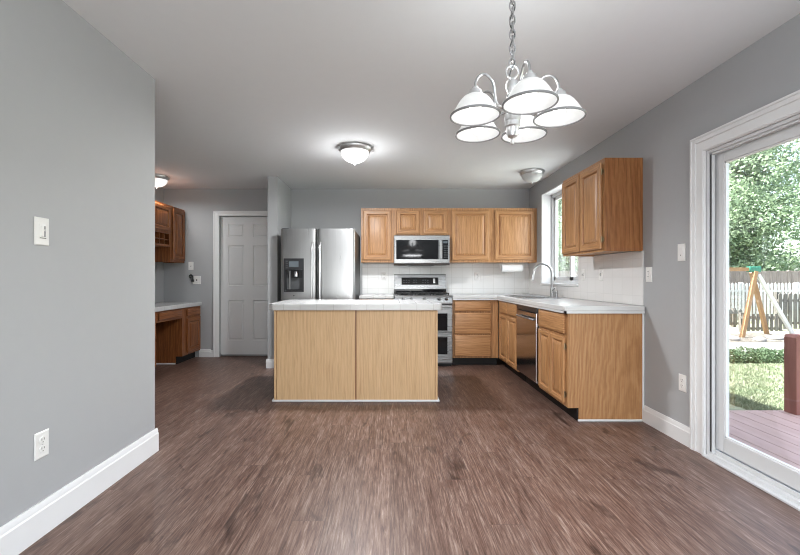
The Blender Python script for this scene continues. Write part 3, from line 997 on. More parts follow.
def oven(z0, z1, wz0, wz1):
    o = M().loops(-W, W, z0, z1, [(0, -0.6205), (0, -0.655), (0.005, -0.660)]).build('oven_door', STEEL_H, rg)
    M().box(-W + 0.065, W - 0.065, -0.663, -0.6605, wz0, wz1).build('oven_window', BLACKGLASS, o, bevel=0.001)
    hh = M().tube([(-W + 0.03, -0.66, z1 - 0.045), (-W + 0.03, -0.70, z1 - 0.040), (W - 0.03, -0.70, z1 - 0.040), (W - 0.03, -0.66, z1 - 0.045)], 0.011, 10)
    hh.build('oven_handle', STEEL_H, o)
oven(0.452, 0.797, 0.468, 0.69)
oven(0.055, 0.445, 0.165, 0.385)
M().box(-W + 0.01, W - 0.01, -0.60, -0.585, 0.002, 0.05).build('kick_plate', BLACK, rg)
for x in (-0.235, 0.0, 0.235):
    g = M()
    for dx in (-0.095, -0.032, 0.032, 0.095):
        g.box(x + dx - 0.005, x + dx + 0.005, -0.575, -0.115, 0.938, 0.950)
    for y in (-0.57, -0.455, -0.345, -0.235, -0.12):
        g.box(x - 0.105, x + 0.105, y - 0.005, y + 0.005, 0.938, 0.949)
    for dx in (-0.1, 0.1):
        for y in (-0.565, -0.125):
            g.box(x + dx - 0.006, x + dx + 0.006, y - 0.006, y + 0.006, 0.918, 0.94)
    g.build('burner_grate', IRON, rg)
for x, y in ((-0.235, -0.46), (-0.235, -0.23), (0.0, -0.345), (0.235, -0.46), (0.235, -0.23)):
    M().lathe([(0.05, 0), (0.05, 0.006), (0.038, 0.008), (0.038, 0.016), (0.0, 0.018)], (x, y, 0.918), 18).build('burner', IRON, rg)
m = M()
m.prism([(-0.072, 0.918), (-0.010, 0.918), (-0.010, 1.19), (-0.055, 1.19), (-0.085, 1.0), (-0.085, 0.985), (-0.072, 0.985)], -W, W, axis='x')
bg = m.build('backguard', STEEL_H, rg, bevel=0.003)
M().box(-W, W, -0.078, -0.073, 0.919, 0.984).build('backguard_base', BLACKGLASS, rg)
M().box(-W + 0.0, W - 0.0, -0.06, -0.008, 1.1905, 1.197).build('backguard_cap', BLACKPL, rg)
# the tilted display glass on the backguard
sl = math.atan2(0.03, 0.19)
dp = M().box(-0.265, 0.262, -0.004, 0.001, -0.052, 0.052).build('display_panel', BLACKGLASS, rg)
dp.location = (0, -0.0708, 1.10); dp.rotation_euler = (-sl, 0, 0)
for x in (-0.23, -0.195, -0.16, -0.09, -0.05, 0.04, 0.075, 0.11):
    for z in (-0.022, 0.012):
        M().box(x - 0.009, x + 0.009, -0.0052, -0.0040, z - 0.005, z + 0.005).build('touch_key', DARKGREY, dp)
M().box(0.185, 0.215, -0.0052, -0.0040, -0.03, 0.036).build('display_screen', PLATE, dp)

# ------------------------------------------------------------------ microwave
mw = thing('microwave_oven', 'stainless over-the-range microwave above the gas range', 'microwave', (0.43, YB - 0.002, 1.312))
W = 0.376
MH = 0.408
M().box(-W, W, -0.375, -0.001, 0.012, MH).build('oven_case', DARKGREY, mw)
dm = M()
x_split = W - 0.115
dm.loops(-W, W, 0.03, MH, [(0, -0.376), (0, -0.396), (0.006, -0.402)])
dd = dm.build('front_door', STEEL_H, mw)
M().box(-W + 0.03, x_split - 0.035, -0.4045, -0.4022, 0.085, 0.345).build('door_window', BLACKGLASS, dd, bevel=0.001)
M().box(x_split + 0.015, W - 0.02, -0.4045, -0.4022, 0.085, 0.345).build('control_panel', BLACKGLASS, dd, bevel=0.001)
for r_ in range(6):
    for c_ in range(3):
        x = x_split + 0.034 + c_ * 0.022; z = 0.105 + r_ * 0.03
        M().box(x, x + 0.014, -0.0004 - 0.4052, -0.4046, z, z + 0.014).build('key_pad', DARKGREY, dd)
M().box(x_split + 0.028, W - 0.03, -0.4056, -0.4046, 0.30, 0.33).build('clock_display', SCREENM, dd)
hx = x_split - 0.012
M().tube([(hx, -0.402, 0.33), (hx, -0.437, 0.325), (hx, -0.437, 0.10), (hx, -0.402, 0.095)], 0.011, 10).build('door_handle', STEEL, dd)
m = M()
m.prism([(-0.402, 0.029), (-0.376, 0.029), (-0.376, 0.004), (-0.392, 0.004)], -W, W, axis='x')
m.build('vent_lip', STEEL_H, mw, bevel=0.002)
M().box(-0.17, 0.17, -0.38, -0.05, 0.0, 0.0115).build('grease_filter', BLACKPL, mw)

# ------------------------------------------------------------------ refrigerator
fr = thing('refrigerator', 'stainless side-by-side refrigerator with a black dispenser', 'refrigerator', (-0.8875, 5.76, 0))
FW, FH = 0.456, 1.748
M().box(-FW, FW, -0.79, -0.01, 0.03, 1.735).build('fridge_body', DARKGREY, fr, bevel=0.006)
M().box(-FW + 0.01, FW - 0.01, -0.82, -0.79, 0.004, 0.075).build('base_grille', BLACKPL, fr)
M().box(-FW + 0.02, -FW + 0.10, -0.85, -0.72, 1.7355, 1.755).build('hinge_cover', DARKGREY, fr, bevel=0.004)
M().box(FW - 0.10, FW - 0.02, -0.85, -0.72, 1.7355, 1.755).build('hinge_cover', DARKGREY, fr, bevel=0.004)


def fridge_door(name, x0, x1, hole=None):
    yb, z0, z1 = -0.795, 0.085, FH
    def yf(x):
        t = (x - x0) / (x1 - x0)
        e = min(t, 1 - t)
        r = 0.07
        corner = 0.0
        if e < r: corner = 0.030 * (1 - math.sqrt(max(0, 1 - ((r - e) / r) ** 2)))
        return -0.858 - 0.005 * (1 - (2 * t - 1) ** 2) + corner
    xs_ = [x0 + (x1 - x0) * t for t in (0, 0.006, 0.015, 0.03, 0.05, 0.07, 0.15, 0.25, 0.35, 0.45, 0.55, 0.65, 0.75, 0.85, 0.93, 0.95, 0.97, 0.985, 0.994, 1)]
    zs_ = [z0, z1]
    if hole:
        xs_ = sorted(set([x for x in xs_ if not (abs(x - hole[0]) < 0.004 or abs(x - hole[1]) < 0.004)] + [hole[0], hole[1]]))
        zs_ = [z0, hole[2], hole[3], z1]
    mm = M()
    n_ = len(xs_)
    for z in zs_:
        mm.v += [(x, yf(x), z) for x in xs_]
    for j in range(len(zs_) - 1):
        for i in range(n_ - 1):
            if hole and hole[0] - 1e-6 <= xs_[i] and xs_[i + 1] <= hole[1] + 1e-6 and j == 1: continue
            mm.f.append((j * n_ + i, j * n_ + i + 1, (j + 1) * n_ + i + 1, (j + 1) * n_ + i)); mm.m.append(0)
    b0 = len(mm.v)
    mm.v += [(x0, yb, z0), (x1, yb, z0), (x0, yb, z1), (x1, yb, z1)]
    L = (len(zs_) - 1) * n_
    mm.f.append(tuple(L + i for i in range(n_)) + (b0 + 3, b0 + 2)); mm.m.append(0)
    mm.f.append(tuple(reversed(range(n_))) + (b0, b0 + 1)); mm.m.append(0)
    lft = [j * n_ for j in range(len(zs_))]; rgt = [j * n_ + n_ - 1 for j in range(len(zs_))]
    mm.f.append(tuple(reversed(lft)) + (b0, b0 + 2)[0:2][::1]); mm.m.append(0)
    mm.f[-1] = (b0,) + tuple(lft) + (b0 + 2,)
    mm.m[-1] = 0
    mm.f.append(tuple(rgt) + (b0 + 3, b0 + 1)); mm.m.append(0)
    mm.f.append((b0 + 1, b0, b0 + 2, b0 + 3)); mm.m.append(0)
    o = mm.build(name, STEEL, fr, sharp=30)
    return o, yf


SPL = -0.012
HO = (-0.405, -0.170, 0.972, 1.382)
fd, yf = fridge_door('freezer_door', -FW, SPL - 0.004, HO)
rd, yf2 = fridge_door('fridge_door', SPL + 0.004, FW)
for o, hx in ((fd, SPL - 0.047), (rd, SPL + 0.047)):
    pts = []
    for k in range(15):
        t = k / 14
        z = 0.62 + t * 0.96
        y = -0.866 - 0.050 * min(1, math.sin(math.pi * t) * 3.2) ** 0.6 if 0 < t < 1 else -0.864
        pts.append((hx, y, z))
    M().tube(pts, 0.013, 10).build('door_handle', STEEL, o)
# dispenser
x0, x1, z0, z1 = HO
m = M()
yo = -0.8735
m.box(x0 - 0.004, x0 + 0.014, yo, -0.80, z0, z1).box(x1 - 0.014, x1 + 0.004, yo, -0.80, z0, z1)
m.box(x0 + 0.014, x1 - 0.014, yo, -0.80, z1 - 0.14, z1).box(x0 + 0.014, x1 - 0.014, yo, -0.80, z0, z0 + 0.02)
m.box(x0 + 0.014, x1 - 0.014, -0.806, -0.80, z0 + 0.02, z1 - 0.14)
ds = m.build('dispenser_housing', BLACKPL, fd)
M().box(x0 + 0.06, x1 - 0.06, yo - 0.002, yo - 0.0005, z1 - 0.105, z1 - 0.035).build('dispenser_screen', SCREENM, ds) if False else M().box(x0 + 0.06, x1 - 0.06, yo - 0.002, yo - 0.0005, z1 - 0.105, z1 - 0.035).build('dispenser_screen', SCREENM, fd)
for k in range(4):
    M().box(x0 + 0.02, x0 + 0.042, yo - 0.002, yo - 0.0005, z1 - 0.12 + k * 0.026, z1 - 0.106 + k * 0.026).build('dispenser_button', DARKGREY, fd)
M().lathe([(0, 0), (0.03, 0), (0.034, 0.03), (0.028, 0.065), (0, 0.07)], ((x0 + x1) / 2 + 0.02, -0.835, z0 + 0.185), 18).build('dispenser_nozzle', CHROME, fd)
M().box(x0 + 0.016, x1 - 0.016, -0.813, -0.8065, z0 + 0.03, z0 + 0.17).build('dispenser_backplate', DARKGREY, fd)
M().box(x0 + 0.05, x0 + 0.062, -0.824, -0.812, z0 + 0.03, z0 + 0.26).build('dispenser_lever', STEEL, fd)
M().lathe([(0, -0.006), (0.008, -0.006), (0.008, 0.0), (0, 0.0)], ((x0 + x1) / 2, -0.871, z0 - 0.045), 12, axis='y').build('badge_button', DARKGREY, fd)

# ------------------------------------------------------------------ paper towel
pt = thing('paper_towel_holder', 'white wall bracket holder under the wide back wall cabinet', 'holder', (1.70, 5.60, UZ))
for x in (-0.155, 0.155):
    M().box(x - 0.005, x + 0.005, -0.025, 0.025, -0.10, -0.003).build('holder_bracket', PLATE, pt, bevel=0.002)
M().box(-0.15, 0.15, -0.012, 0.012, -0.009, -0.002).build('holder_rail', PLATE, pt)
o = M().lathe([(0.0, -0.140), (0.058, -0.140), (0.058, 0.140), (0, 0.140)], (0, 0, 0), 32, axis='x').build('paper_towel_roll', PAPER, loc=(1.70, 5.60, UZ - 0.072))
tag(o, 'white paper towel roll hanging under the wide back wall cabinet', 'paper towel')

# ------------------------------------------------------------------ desk nook
NXW = NX + 0.001
ND = 0.53
dk = base_cabinet('narrow oak desk pedestal beside the back wall', 0.495, ND, (NXW, 5.545, 0), R(90),
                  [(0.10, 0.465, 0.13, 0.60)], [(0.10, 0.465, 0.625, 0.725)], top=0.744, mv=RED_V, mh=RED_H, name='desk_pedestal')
p = M()
p.prism([(-0.003, 0.001), (-ND + 0.085, 0.001), (-ND + 0.085, 0.105), (-ND, 0.105), (-ND, 0.744), (-0.003, 0.744)], -0.2535, -0.2478, axis='x')
p.build('side_panel', RED_V, dk)
M().box(-0.268, -0.254, -ND + 0.085, -0.003, 0.001, 0.02).build('floor_trim', TRIM, dk, bevel=0.004)
base_cabinet('oak desk pedestal at the near end of the desk', 0.60, ND, (NXW, 4.40, 0), R(90),
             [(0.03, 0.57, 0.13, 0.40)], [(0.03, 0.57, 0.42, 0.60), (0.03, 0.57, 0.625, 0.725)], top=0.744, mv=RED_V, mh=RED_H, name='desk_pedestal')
ap = thing('pencil_drawer_unit', 'shallow oak pencil drawer over the desk knee space', 'drawer', (NXW, 4.995, 0), R(90))
M().box(-0.294, 0.294, -ND, -ND + 0.019, 0.612, 0.744).build('drawer_apron', RED_H, ap)
M().box(-0.27, 0.27, -ND + 0.02, -0.10, 0.635, 0.73).build('drawer_box', RED_H, ap)
cab_drawer(ap, -0.255, 0.255, 0.635, 0.73, -ND - 0.0015, RED_H)
o = M().box(NXW + 0.001, NXW + 0.553, 4.08, YB - 0.003, 0.7455, 0.80).build('desk_worktop', TILE_TOP, bevel=0.006)
tag(o, 'white worktop on the built-in desk in the left nook', 'worktop')

nz, nh = 1.362, 0.765
wall_cabinet('tall single-door oak wall cabinet over the desk beside the back wall', 0.375, 0.300, nh, (NXW, 5.608, nz), R(90),
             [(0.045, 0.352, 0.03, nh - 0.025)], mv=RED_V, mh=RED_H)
oc = thing('organizer_cabinet', 'oak wall cabinet with pigeonholes below its doors', 'cabinet', (NXW, 4.9745, nz), R(90))
w = 0.888
hz0 = 0.20
for nm in (0,):
    ops = [(-0.42, -0.03, 0.42, nh - 0.045), (0.03, 0.42, 0.42, nh - 0.045)]
    b_ = M()
    b_.box(-w / 2, -w / 2 + 0.014, -0.281, -0.002, hz0, nh).box(w / 2 - 0.014, w / 2, -0.281, -0.002, hz0, nh)
    b_.box(-w / 2 + 0.014, w / 2 - 0.014, -0.281, -0.002, nh - 0.014, nh).box(-w / 2 + 0.014, w / 2 - 0.014, -0.012, -0.002, hz0, nh - 0.014)
    b_.box(-w / 2 + 0.014, w / 2 - 0.014, -0.281, -0.012, hz0, hz0 + 0.014).box(-w / 2 + 0.014, w / 2 - 0.014, -0.281, -0.012, 0.385, 0.399)
    b_.build('cabinet_box', RED_V, oc)
    f = M()
    f.box(-w / 2, w / 2, -0.30, -0.281, nh - 0.045, nh).box(-w / 2, w / 2, -0.30, -0.281, 0.375, 0.42).box(-w / 2, w / 2, -0.30, -0.281, hz0, hz0 + 0.03)
    for a, b2 in ((-w / 2, -0.415), (-0.03, 0.03), (0.415, w / 2)): f.box(a, b2, -0.30, -0.281, 0.42, nh - 0.045)
    f.box(-w / 2, -0.415, -0.30, -0.281, hz0 + 0.03, 0.375).box(0.415, w / 2, -0.30, -0.281, hz0 + 0.03, 0.375)
    f.build('face_frame', RED_V, oc)
    for a, b2 in ((-0.425, -0.02), (0.02, 0.425)):
        cab_door(oc, a, b2, 0.408, nh - 0.03, -0.3015, RED_V, RED_H)
    g = M()
    for i in range(1, 8):
        x = -0.415 + 0.83 * i / 8
        g.box(x - 0.005, x + 0.005, -0.295, -0.013, hz0 + 0.0145, 0.3845)
    g.box(-0.414, 0.414, -0.294, -0.014, 0.290, 0.300)
    g.build('pigeonhole_divider', RED_V, oc)

# ------------------------------------------------------------------ switch plates and outlets (local: on a wall behind, facing -Y)
def plate_base(t, w=0.072, h=0.116):
    M().loops(-w / 2, w / 2, -h / 2, h / 2, [(0, -0.0005), (0, -0.003), (0.004, -0.006)]).build('cover_plate', PLATE, t)


def outlet(label, loc, rz, group=None):
    t = thing('wall_outlet', label, 'outlet', loc, rz, group)
    plate_base(t)
    for z in (-0.0195, 0.0195):
        o = M().lathe([(0.0165, 0), (0.0165, -0.0018), (0.0155, -0.0025), (0, -0.0025)], (0, -0.006, z), 18, axis='y').build('receptacle', PLATE, t)
        s_ = M()
        for x in (-0.006, 0.006): s_.box(x - 0.0014, x + 0.0014, -0.0091, -0.0086, z + 0.000, z + 0.009)
        s_.lathe([(0.0026, -0.0), (0.0026, -0.0005), (0, -0.0005)], (0, -0.0086, z - 0.008), 8, axis='y')
        s_.build('slot', SLOT, o)
    M().lathe([(0.0032, 0), (0.003, -0.0012), (0, -0.0014)], (0, -0.006, 0), 10, axis='y').build('screw', SCREW, t)
    return t


def switch(label, loc, rz, wide=False):
    t = thing('light_switch', label, 'light switch', loc, rz)
    plate_base(t, 0.116 if wide else 0.072, 0.116)
    for x in ((-0.023, 0.023) if wide else (0,)):
        o = M().loops(x - 0.0055, x + 0.0055, -0.013, 0.013, [(0, -0.006), (0, -0.0072)]).build('switch_slot', SLOT, t)
        b_ = M(); b_.prism([(-0.0072, -0.007), (-0.019, 0.004), (-0.019, 0.009), (-0.0072, 0.009)], x - 0.0045, x + 0.0045, axis='x')
        b_.build('toggle', PLATE, o)
        for z in (-0.03, 0.03):
            M().lathe([(0.0032, 0), (0.003, -0.0012), (0, -0.0014)], (x, -0.006, z), 10, axis='y').build('screw', SCREW, t)
    return t


def rocker(label, loc, rz):
    t = thing('light_switch', label, 'light switch', loc, rz)
    plate_base(t)
    o = M().loops(-0.0175, 0.0175, -0.034, 0.034, [(0, -0.0055), (0, -0.0075), (0.002, -0.0085)]).build('rocker_bezel', PLATE, t)
    M().loops(-0.0155, 0.0155, -0.031, 0.031, [(0, -0.0085), (0.001, -0.0105)]).build('rocker', PLATE, o)
    M().box(-0.012, 0.012, -0.0113, -0.0106, -0.027, -0.024).build('indicator_line', SLOT, o)
    return t


LW, RW, TR, TB = XL + 0.0005, XR - 0.0005, XR - 0.0095, YB - 0.0095
t = thing('light_switch', 'white dimmer switch high on the left wall', 'light switch', (LW, 1.765, 1.34), R(90))
plate_base(t, 0.073, 0.122)
o = M().loops(-0.017, 0.017, -0.033, 0.033, [(0, -0.0055), (0, -0.0075), (0.002, -0.0085)]).build('dimmer_bezel', PLATE, t)
M().loops(-0.013, 0.004, -0.024, 0.024, [(0, -0.0085), (0.0015, -0.0125)]).build('paddle', PLATE, o)
M().loops(0.007, 0.012, -0.024, 0.024, [(0, -0.0085), (0, -0.0092)]).build('slider_track', DARKGREY, o)
M().loops(0.006, 0.013, 0.002, 0.010, [(0, -0.0085), (0.001, -0.0145)]).build('slider_knob', PLATE, o)
M().box(-0.016, 0.016, -0.0092, -0.0086, -0.031, -0.028).build('lower_groove', SLOT, o)
outlet('white outlet low on the left wall above the baseboard', (LW, 1.765, 0.40), R(90))
outlet('white outlet low on the right wall near the sliding door', (RW, 2.758, 0.413), R(-90))
t = thing('light_switch', 'white single switch on the right wall beside the door casing', 'light switch', (RW, 2.768, 1.314), R(-90))
plate_base(t, 0.072, 0.12)
o = M().loops(-0.016, 0.016, -0.033, 0.033, [(0, -0.0055), (0, -0.0075), (0.002, -0.0085)]).build('rocker', PLATE, t)
M().box(-0.003, 0.003, -0.0095, -0.0086, -0.022, -0.016).build('indicator', SLOT, o)
outlet('white outlet at counter height between wall cabinet and sliding door', (RW, 3.115, 1.165), R(-90))
switch('white toggle switch on the window wall tile nearest the window', (TR, 4.155, 1.175), R(-90))
switch('white toggle switch on the window wall tile under the wall cabinet', (TR, 3.81, 1.172), R(-90))
outlet('white outlet on the tile left of the range', (-0.085, TB, 1.172), 0)
outlet('white outlet on the tile right of the range', (1.26, TB, 1.172), 0)
switch('white toggle switch on the nook wall beside the wall cabinet', (-2.885, YB - 0.0005, 1.32), 0)
t = thing('phone_jack', 'white square jack plate with a black plug beside the white door', 'wall jack', (-2.80, YB - 0.0005, 1.115), 0)
plate_base(t, 0.118, 0.118)
M().box(-0.008, 0.008, -0.010, -0.006, -0.01, 0.01).build('jack_socket', SLOT, t)
M().tube([(-0.05, -0.018, 0.0), (-0.05, -0.022, 0.03), (-0.052, -0.022, 0.06), (-0.075, -0.022, 0.078), (-0.095, -0.022, 0.065), (-0.09, -0.022, 0.04), (-0.07, -0.022, 0.03)], 0.011, 8).build('plug_cord', BLACKPL, t)
M().box(-0.066, -0.034, -0.03, -0.0062, -0.028, 0.008).build('plug', BLACKPL, t, bevel=0.003)

# ------------------------------------------------------------------ ceiling lights
def ceiling_light(label, x, y, r, on, power):
    t = thing('ceiling_light', label, 'ceiling light', (x, y, HC), 0)
    k_ = r / 0.16
    M().lathe([(0, 0), (0.155 * k_, 0), (0.162 * k_, -0.006), (0.160 * k_, -0.022), (0.150 * k_, -0.034), (0.140 * k_, -0.045), (0.134 * k_, -0.045), (0.134 * k_, -0.03), (0, -0.03)], (0, 0, -0.0005), 40).build('light_pan', LIGHTMETAL, t)
    pr = []
    for i in range(13):
        a = math.pi / 2 * i / 12
        pr.append((0.138 * k_ * math.cos(a) if i < 12 else 0, -0.040 - 0.108 * k_ * math.sin(a)))
    M().lathe(pr, (0, 0, 0), 40).build('glass_dome', DOME if on else DOME_OFF, t)
    zb_ = -0.040 - 0.108 * k_
    M().lathe([(0, 0.004), (0.012, 0.002), (0.013, -0.004), (0.006, -0.010), (0.007, -0.016), (0, -0.021)], (0, 0, zb_), 14).build('finial', LIGHTMETAL, t)
    if on:
        d = bpy.data.lights.new('dome_bulb', 'POINT')
        d.energy = power; d.shadow_soft_size = 0.05; d.color = (0.96, 0.98, 1.0)
        lo = bpy.data.objects.new('dome_bulb', d); COL.objects.link(lo)
        lo.parent = t; lo.location = (0, 0, zb_ - 0.06)
        d = bpy.data.lights.new('dome_glow', 'AREA')
        d.shape = 'DISK'; d.size = 0.24 * k_; d.energy = power * 7.5; d.color = (0.96, 0.98, 1.0)
        lo = bpy.data.objects.new('dome_glow', d); COL.objects.link(lo)
        lo.parent = t; lo.location = (0, 0, zb_ - 0.03)
    return t


ceiling_light('lit alabaster dome ceiling light over the island', -0.351, 3.99, 0.165, True, 8)
ceiling_light('unlit dome ceiling light above the sink', 1.725, 4.86, 0.144, False, 0)
ceiling_light('lit dome ceiling light half hidden in the desk nook', -2.975, 5.10, 0.142, True, 1.2)

# ------------------------------------------------------------------ chandelier
CX, CY, RIM = 0.512, 1.674, 1.785
ch = thing('chandelier', 'five-shade brushed nickel chandelier hanging from a chain', 'chandelier', (CX, CY, HC))
dz = RIM - HC
M().lathe([(0, 0), (0.062, 0), (0.062, -0.006), (0.050, -0.022), (0.018, -0.032), (0, -0.034)], (0, 0, -0.0005), 28).build('ceiling_canopy', LIGHTMETAL, ch)
m = M()
z = -0.034
n_l = 0
zc_top, zc_bot = -0.034, dz + 0.252
step = 0.030
k = 0
zz = zc_top - 0.012
while zz > zc_bot - 0.004:
    pts = []
    for q in range(14):
        a = 2 * math.pi * q / 14
        u, v_ = 0.0115 * math.cos(a), 0.0225 * math.sin(a)
        pts.append((u, 0, zz + v_) if k % 2 == 0 else (0, u, zz + v_))
    m.tube(pts, 0.0033, 6, closed=True)
    zz -= step; k += 1
m.build('chain', NICKEL, ch)
m = M()     # feed cord woven round the chain
pts = []
for q in range(60):
    t_ = q / 59
    pts.append((0.010 * math.sin(t_ * 26), 0.010 * math.cos(t_ * 26), zc_top + (dz + 0.16 - zc_top) * t_))
m.tube(pts, 0.0024, 6)
m.build('feed_cord', DARKGREY, ch)
m = M()
pts = [(0.026 * math.cos(2 * math.pi * q / 28), 0, dz + 0.212 + 0.026 * math.sin(2 * math.pi * q / 28)) for q in range(28)]
m.tube(pts, 0.0036, 8, closed=True)
m.build('hanging_ring', LIGHTMETAL, ch)
B = dz
prof = [(0, B + 0.190), (0.006, B + 0.187), (0.008, B + 0.178), (0.022, B + 0.172), (0.027, B + 0.160), (0.027, B + 0.142), (0.021, B + 0.134),
        (0.020, B + 0.12), (0.025, B + 0.115), (0.025, B + 0.108), (0.020, B + 0.10), (0.021, B + 0.04), (0.030, B + 0.034), (0.034, B + 0.026), (0.034, B + 0.010),
        (0.030, B + 0.004), (0.031, B - 0.016), (0.026, B - 0.022), (0.026, B - 0.044), (0.020, B - 0.058), (0.010, B - 0.064),
        (0.006, B - 0.070), (0.009, B - 0.080), (0.006, B - 0.090), (0, B - 0.096)]
M().lathe(prof, (0, 0, 0), 28).build('center_column', LIGHTMETAL, ch)
RA = 0.182
sh_prof = [(0.026, 0.100), (0.034, 0.097), (0.047, 0.088), (0.059, 0.073), (0.070, 0.054), (0.081, 0.032), (0.090, 0.014), (0.096, 0.003), (0.097, 0.0),
           (0.094, 0.001), (0.087, 0.013), (0.078, 0.031), (0.067, 0.053), (0.056, 0.071), (0.045, 0.085), (0.033, 0.093), (0.026, 0.096)]
sh_prof = [(a_, b_ * 0.85) for a_, b_ in sh_prof]
for k in range(5):
    a = R(-87 + 72 * k)
    ca, sa = math.cos(a), math.sin(a)
    pr = [(0.020, 0.075), (0.040, 0.060), (0.062, 0.062), (0.080, 0.085), (0.088, 0.12), (0.094, 0.155), (0.110, 0.180), (0.135, 0.192), (0.160, 0.184), (0.177, 0.160), (RA, 0.125)]
    # smooth the arm
    P = [Vector((r_ * ca, r_ * sa, B + z_ - (0.015 if z_ > 0.08 else 0.006))) for r_, z_ in pr]
    fine = []
    for i in range(len(P) - 1):
        p0, p1, p2, p3 = P[max(i - 1, 0)], P[i], P[i + 1], P[min(i + 2, len(P) - 1)]
        for q in range(4):
            t_ = q / 4
            fine.append(0.5 * ((2 * p1) + (p2 - p0) * t_ + (2 * p0 - 5 * p1 + 4 * p2 - p3) * t_ ** 2 + (3 * p1 - p0 - 3 * p2 + p3) * t_ ** 3))
    fine.append(P[-1])
    M().tube(fine, 0.0052, 8).build('chandelier_arm', NICKEL, ch)
    M().lathe([(0.0, 0.132), (0.012, 0.132), (0.014, 0.124), (0.024, 0.118), (0.027, 0.110), (0.031, 0.100), (0.031, 0.0945), (0.0, 0.0945)], (RA * ca, RA * sa, B - 0.015), 24).build('shade_fitter', LIGHTMETAL, ch)
    s_ = M().lathe(sh_prof, (0, 0, 0), 36).build('glass_shade', SHADE, ch, loc=(RA * ca, RA * sa, B))
    band = [(0.0975 + 0.0035 * math.cos(q), 0.001 + 0.005 * math.sin(q)) for q in [2 * math.pi * j / 8 for j in range(9)]]
    M().lathe(band, (0, 0, 0), 36).build('rim_band', BANDM, s_)
    bl = M().lathe([(0, 0.078), (0.012, 0.075), (0.013, 0.062), (0.022, 0.048), (0.026, 0.032), (0.022, 0.014), (0.012, 0.004), (0, 0.002)], (0, 0, 0), 18).build('light_bulb', BULB, s_)
    d = bpy.data.lights.new('chandelier_bulb', 'POINT')
    d.energy = 0.35; d.shadow_soft_size = 0.03; d.color = (0.96, 0.98, 1.0)
    lo = bpy.data.objects.new('chandelier_bulb', d); COL.objects.link(lo)
    lo.parent = ch; lo.location = (RA * ca, RA * sa, B + 0.012)
d = bpy.data.lights.new('chandelier_glow', 'AREA')
d.shape = 'DISK'; d.size = 0.45; d.energy = 26; d.color = (0.96, 0.98, 1.0)
lo = bpy.data.objects.new('chandelier_glow', d); COL.objects.link(lo)
lo.parent = ch; lo.location = (0, 0, B - 0.12)
d = bpy.data.lights.new('chandelier_upglow', 'POINT')
d.energy = 5; d.shadow_soft_size = 0.08; d.color = (0.96, 0.98, 1.0)
lo = bpy.data.objects.new('chandelier_upglow', d); COL.objects.link(lo)
lo.parent = ch; lo.location = (0, 0.02, B + 0.17)

# ------------------------------------------------------------------ outdoors
GZ = -0.60
struct(M().box(T + 0.3, 160, -60, 160, GZ - 0.2, GZ).build('ground', LAWN), 'bright lawn beyond the deck', 'ground')
m = M()
x = TD + 0.04
while x < 4.6:
    m.box(x, x + 0.138, -1.2, 3.58, -0.075, -0.045); x += 0.145
m.box(TD + 0.04, 4.6, 3.50, 3.565, -0.30, -0.078).box(4.5, 4.56, -1.2, 3.5, -0.30, -0.078)
for px, py in ((T + 0.3, 3.47), (3.4, 3.47), (4.5, 3.47), (4.5, 1.0), (4.5, -1.1), (T + 0.3, -1.1)):
    m.box(px - 0.05, px + 0.05, py - 0.04, py + 0.03, GZ, -0.078)
struct(m.build('deck', DECKM), 'red-brown stained wood deck outside the sliding door', 'deck')
po = thing('deck_post', 'short red-brown wooden post at the deck edge', 'post', (3.555, 3.50, -0.045))
M().box(-0.055, 0.055, -0.055, 0.055, 0, 0.665).build('post_shaft', POSTM, po, bevel=0.004)
M().prism([(-0.055, 0.666), (0.055, 0.666), (0.035, 0.69), (-0.035, 0.69)], -0.055, 0.055, axis='y').build('post_cap', POSTM, po)
struct(M().box(5.5, 40, 9.15, 10.9, GZ, GZ + 0.015).build('path', PATHM), 'pale concrete path across the yard', 'path')
struct(M().box(5.5, 40, 10.92, 12.6, GZ, GZ + 0.02).build('garden_bed', SOIL), 'mulched bed behind the path', 'bed')


def quads(name, P, A, Bv, m_, parent=None):
    """many small leaf quads: centre P, half axes A and Bv (n x 3)"""
    n = len(P)
    V = np.empty((n, 4, 3), np.float32)
    V[:, 0] = P - A; V[:, 1] = P + Bv * 0.8 - A * 0.1; V[:, 2] = P + A; V[:, 3] = P - Bv * 0.8 - A * 0.1
    me = bpy.data.meshes.new(name)
    me.vertices.add(4 * n); me.loops.add(4 * n); me.polygons.add(n)
    me.vertices.foreach_set('co', V.reshape(-1))
    me.loops.foreach_set('vertex_index', np.arange(4 * n, dtype=np.int32))
    me.polygons.foreach_set('loop_start', np.arange(0, 4 * n, 4, dtype=np.int32))
    me.update(calc_edges=True)
    me.materials.append(m_)
    o = bpy.data.objects.new(name, me); COL.objects.link(o)
    if parent is not None: o.parent = parent
    return o


rng = np.random.default_rng(11)
def unit(n):
    v = rng.normal(size=(n, 3)); return v / np.linalg.norm(v, axis=1, keepdims=True)


def foliage(name, blobs, n_per, size, m_, parent=None):
    Ps = []
    for (cx, cy, cz, r) in blobs:
        n = int(n_per * r * r)
        u = unit(n) * (r * (0.72 + 0.34 * rng.random((n, 1)) ** 1.0))
        Ps.append(u * np.array([1, 1, 0.85]) + np.array([cx, cy, cz]))
    P = np.concatenate(Ps)
    A = unit(len(P)); Bv = np.cross(A, unit(len(P))); Bv /= np.linalg.norm(Bv, axis=1, keepdims=True) + 1e-6
    s_ = size * (0.6 + 0.8 * rng.random((len(P), 1)))
    return quads(name, P, A * s_, Bv * s_ * 0.6, m_, parent)


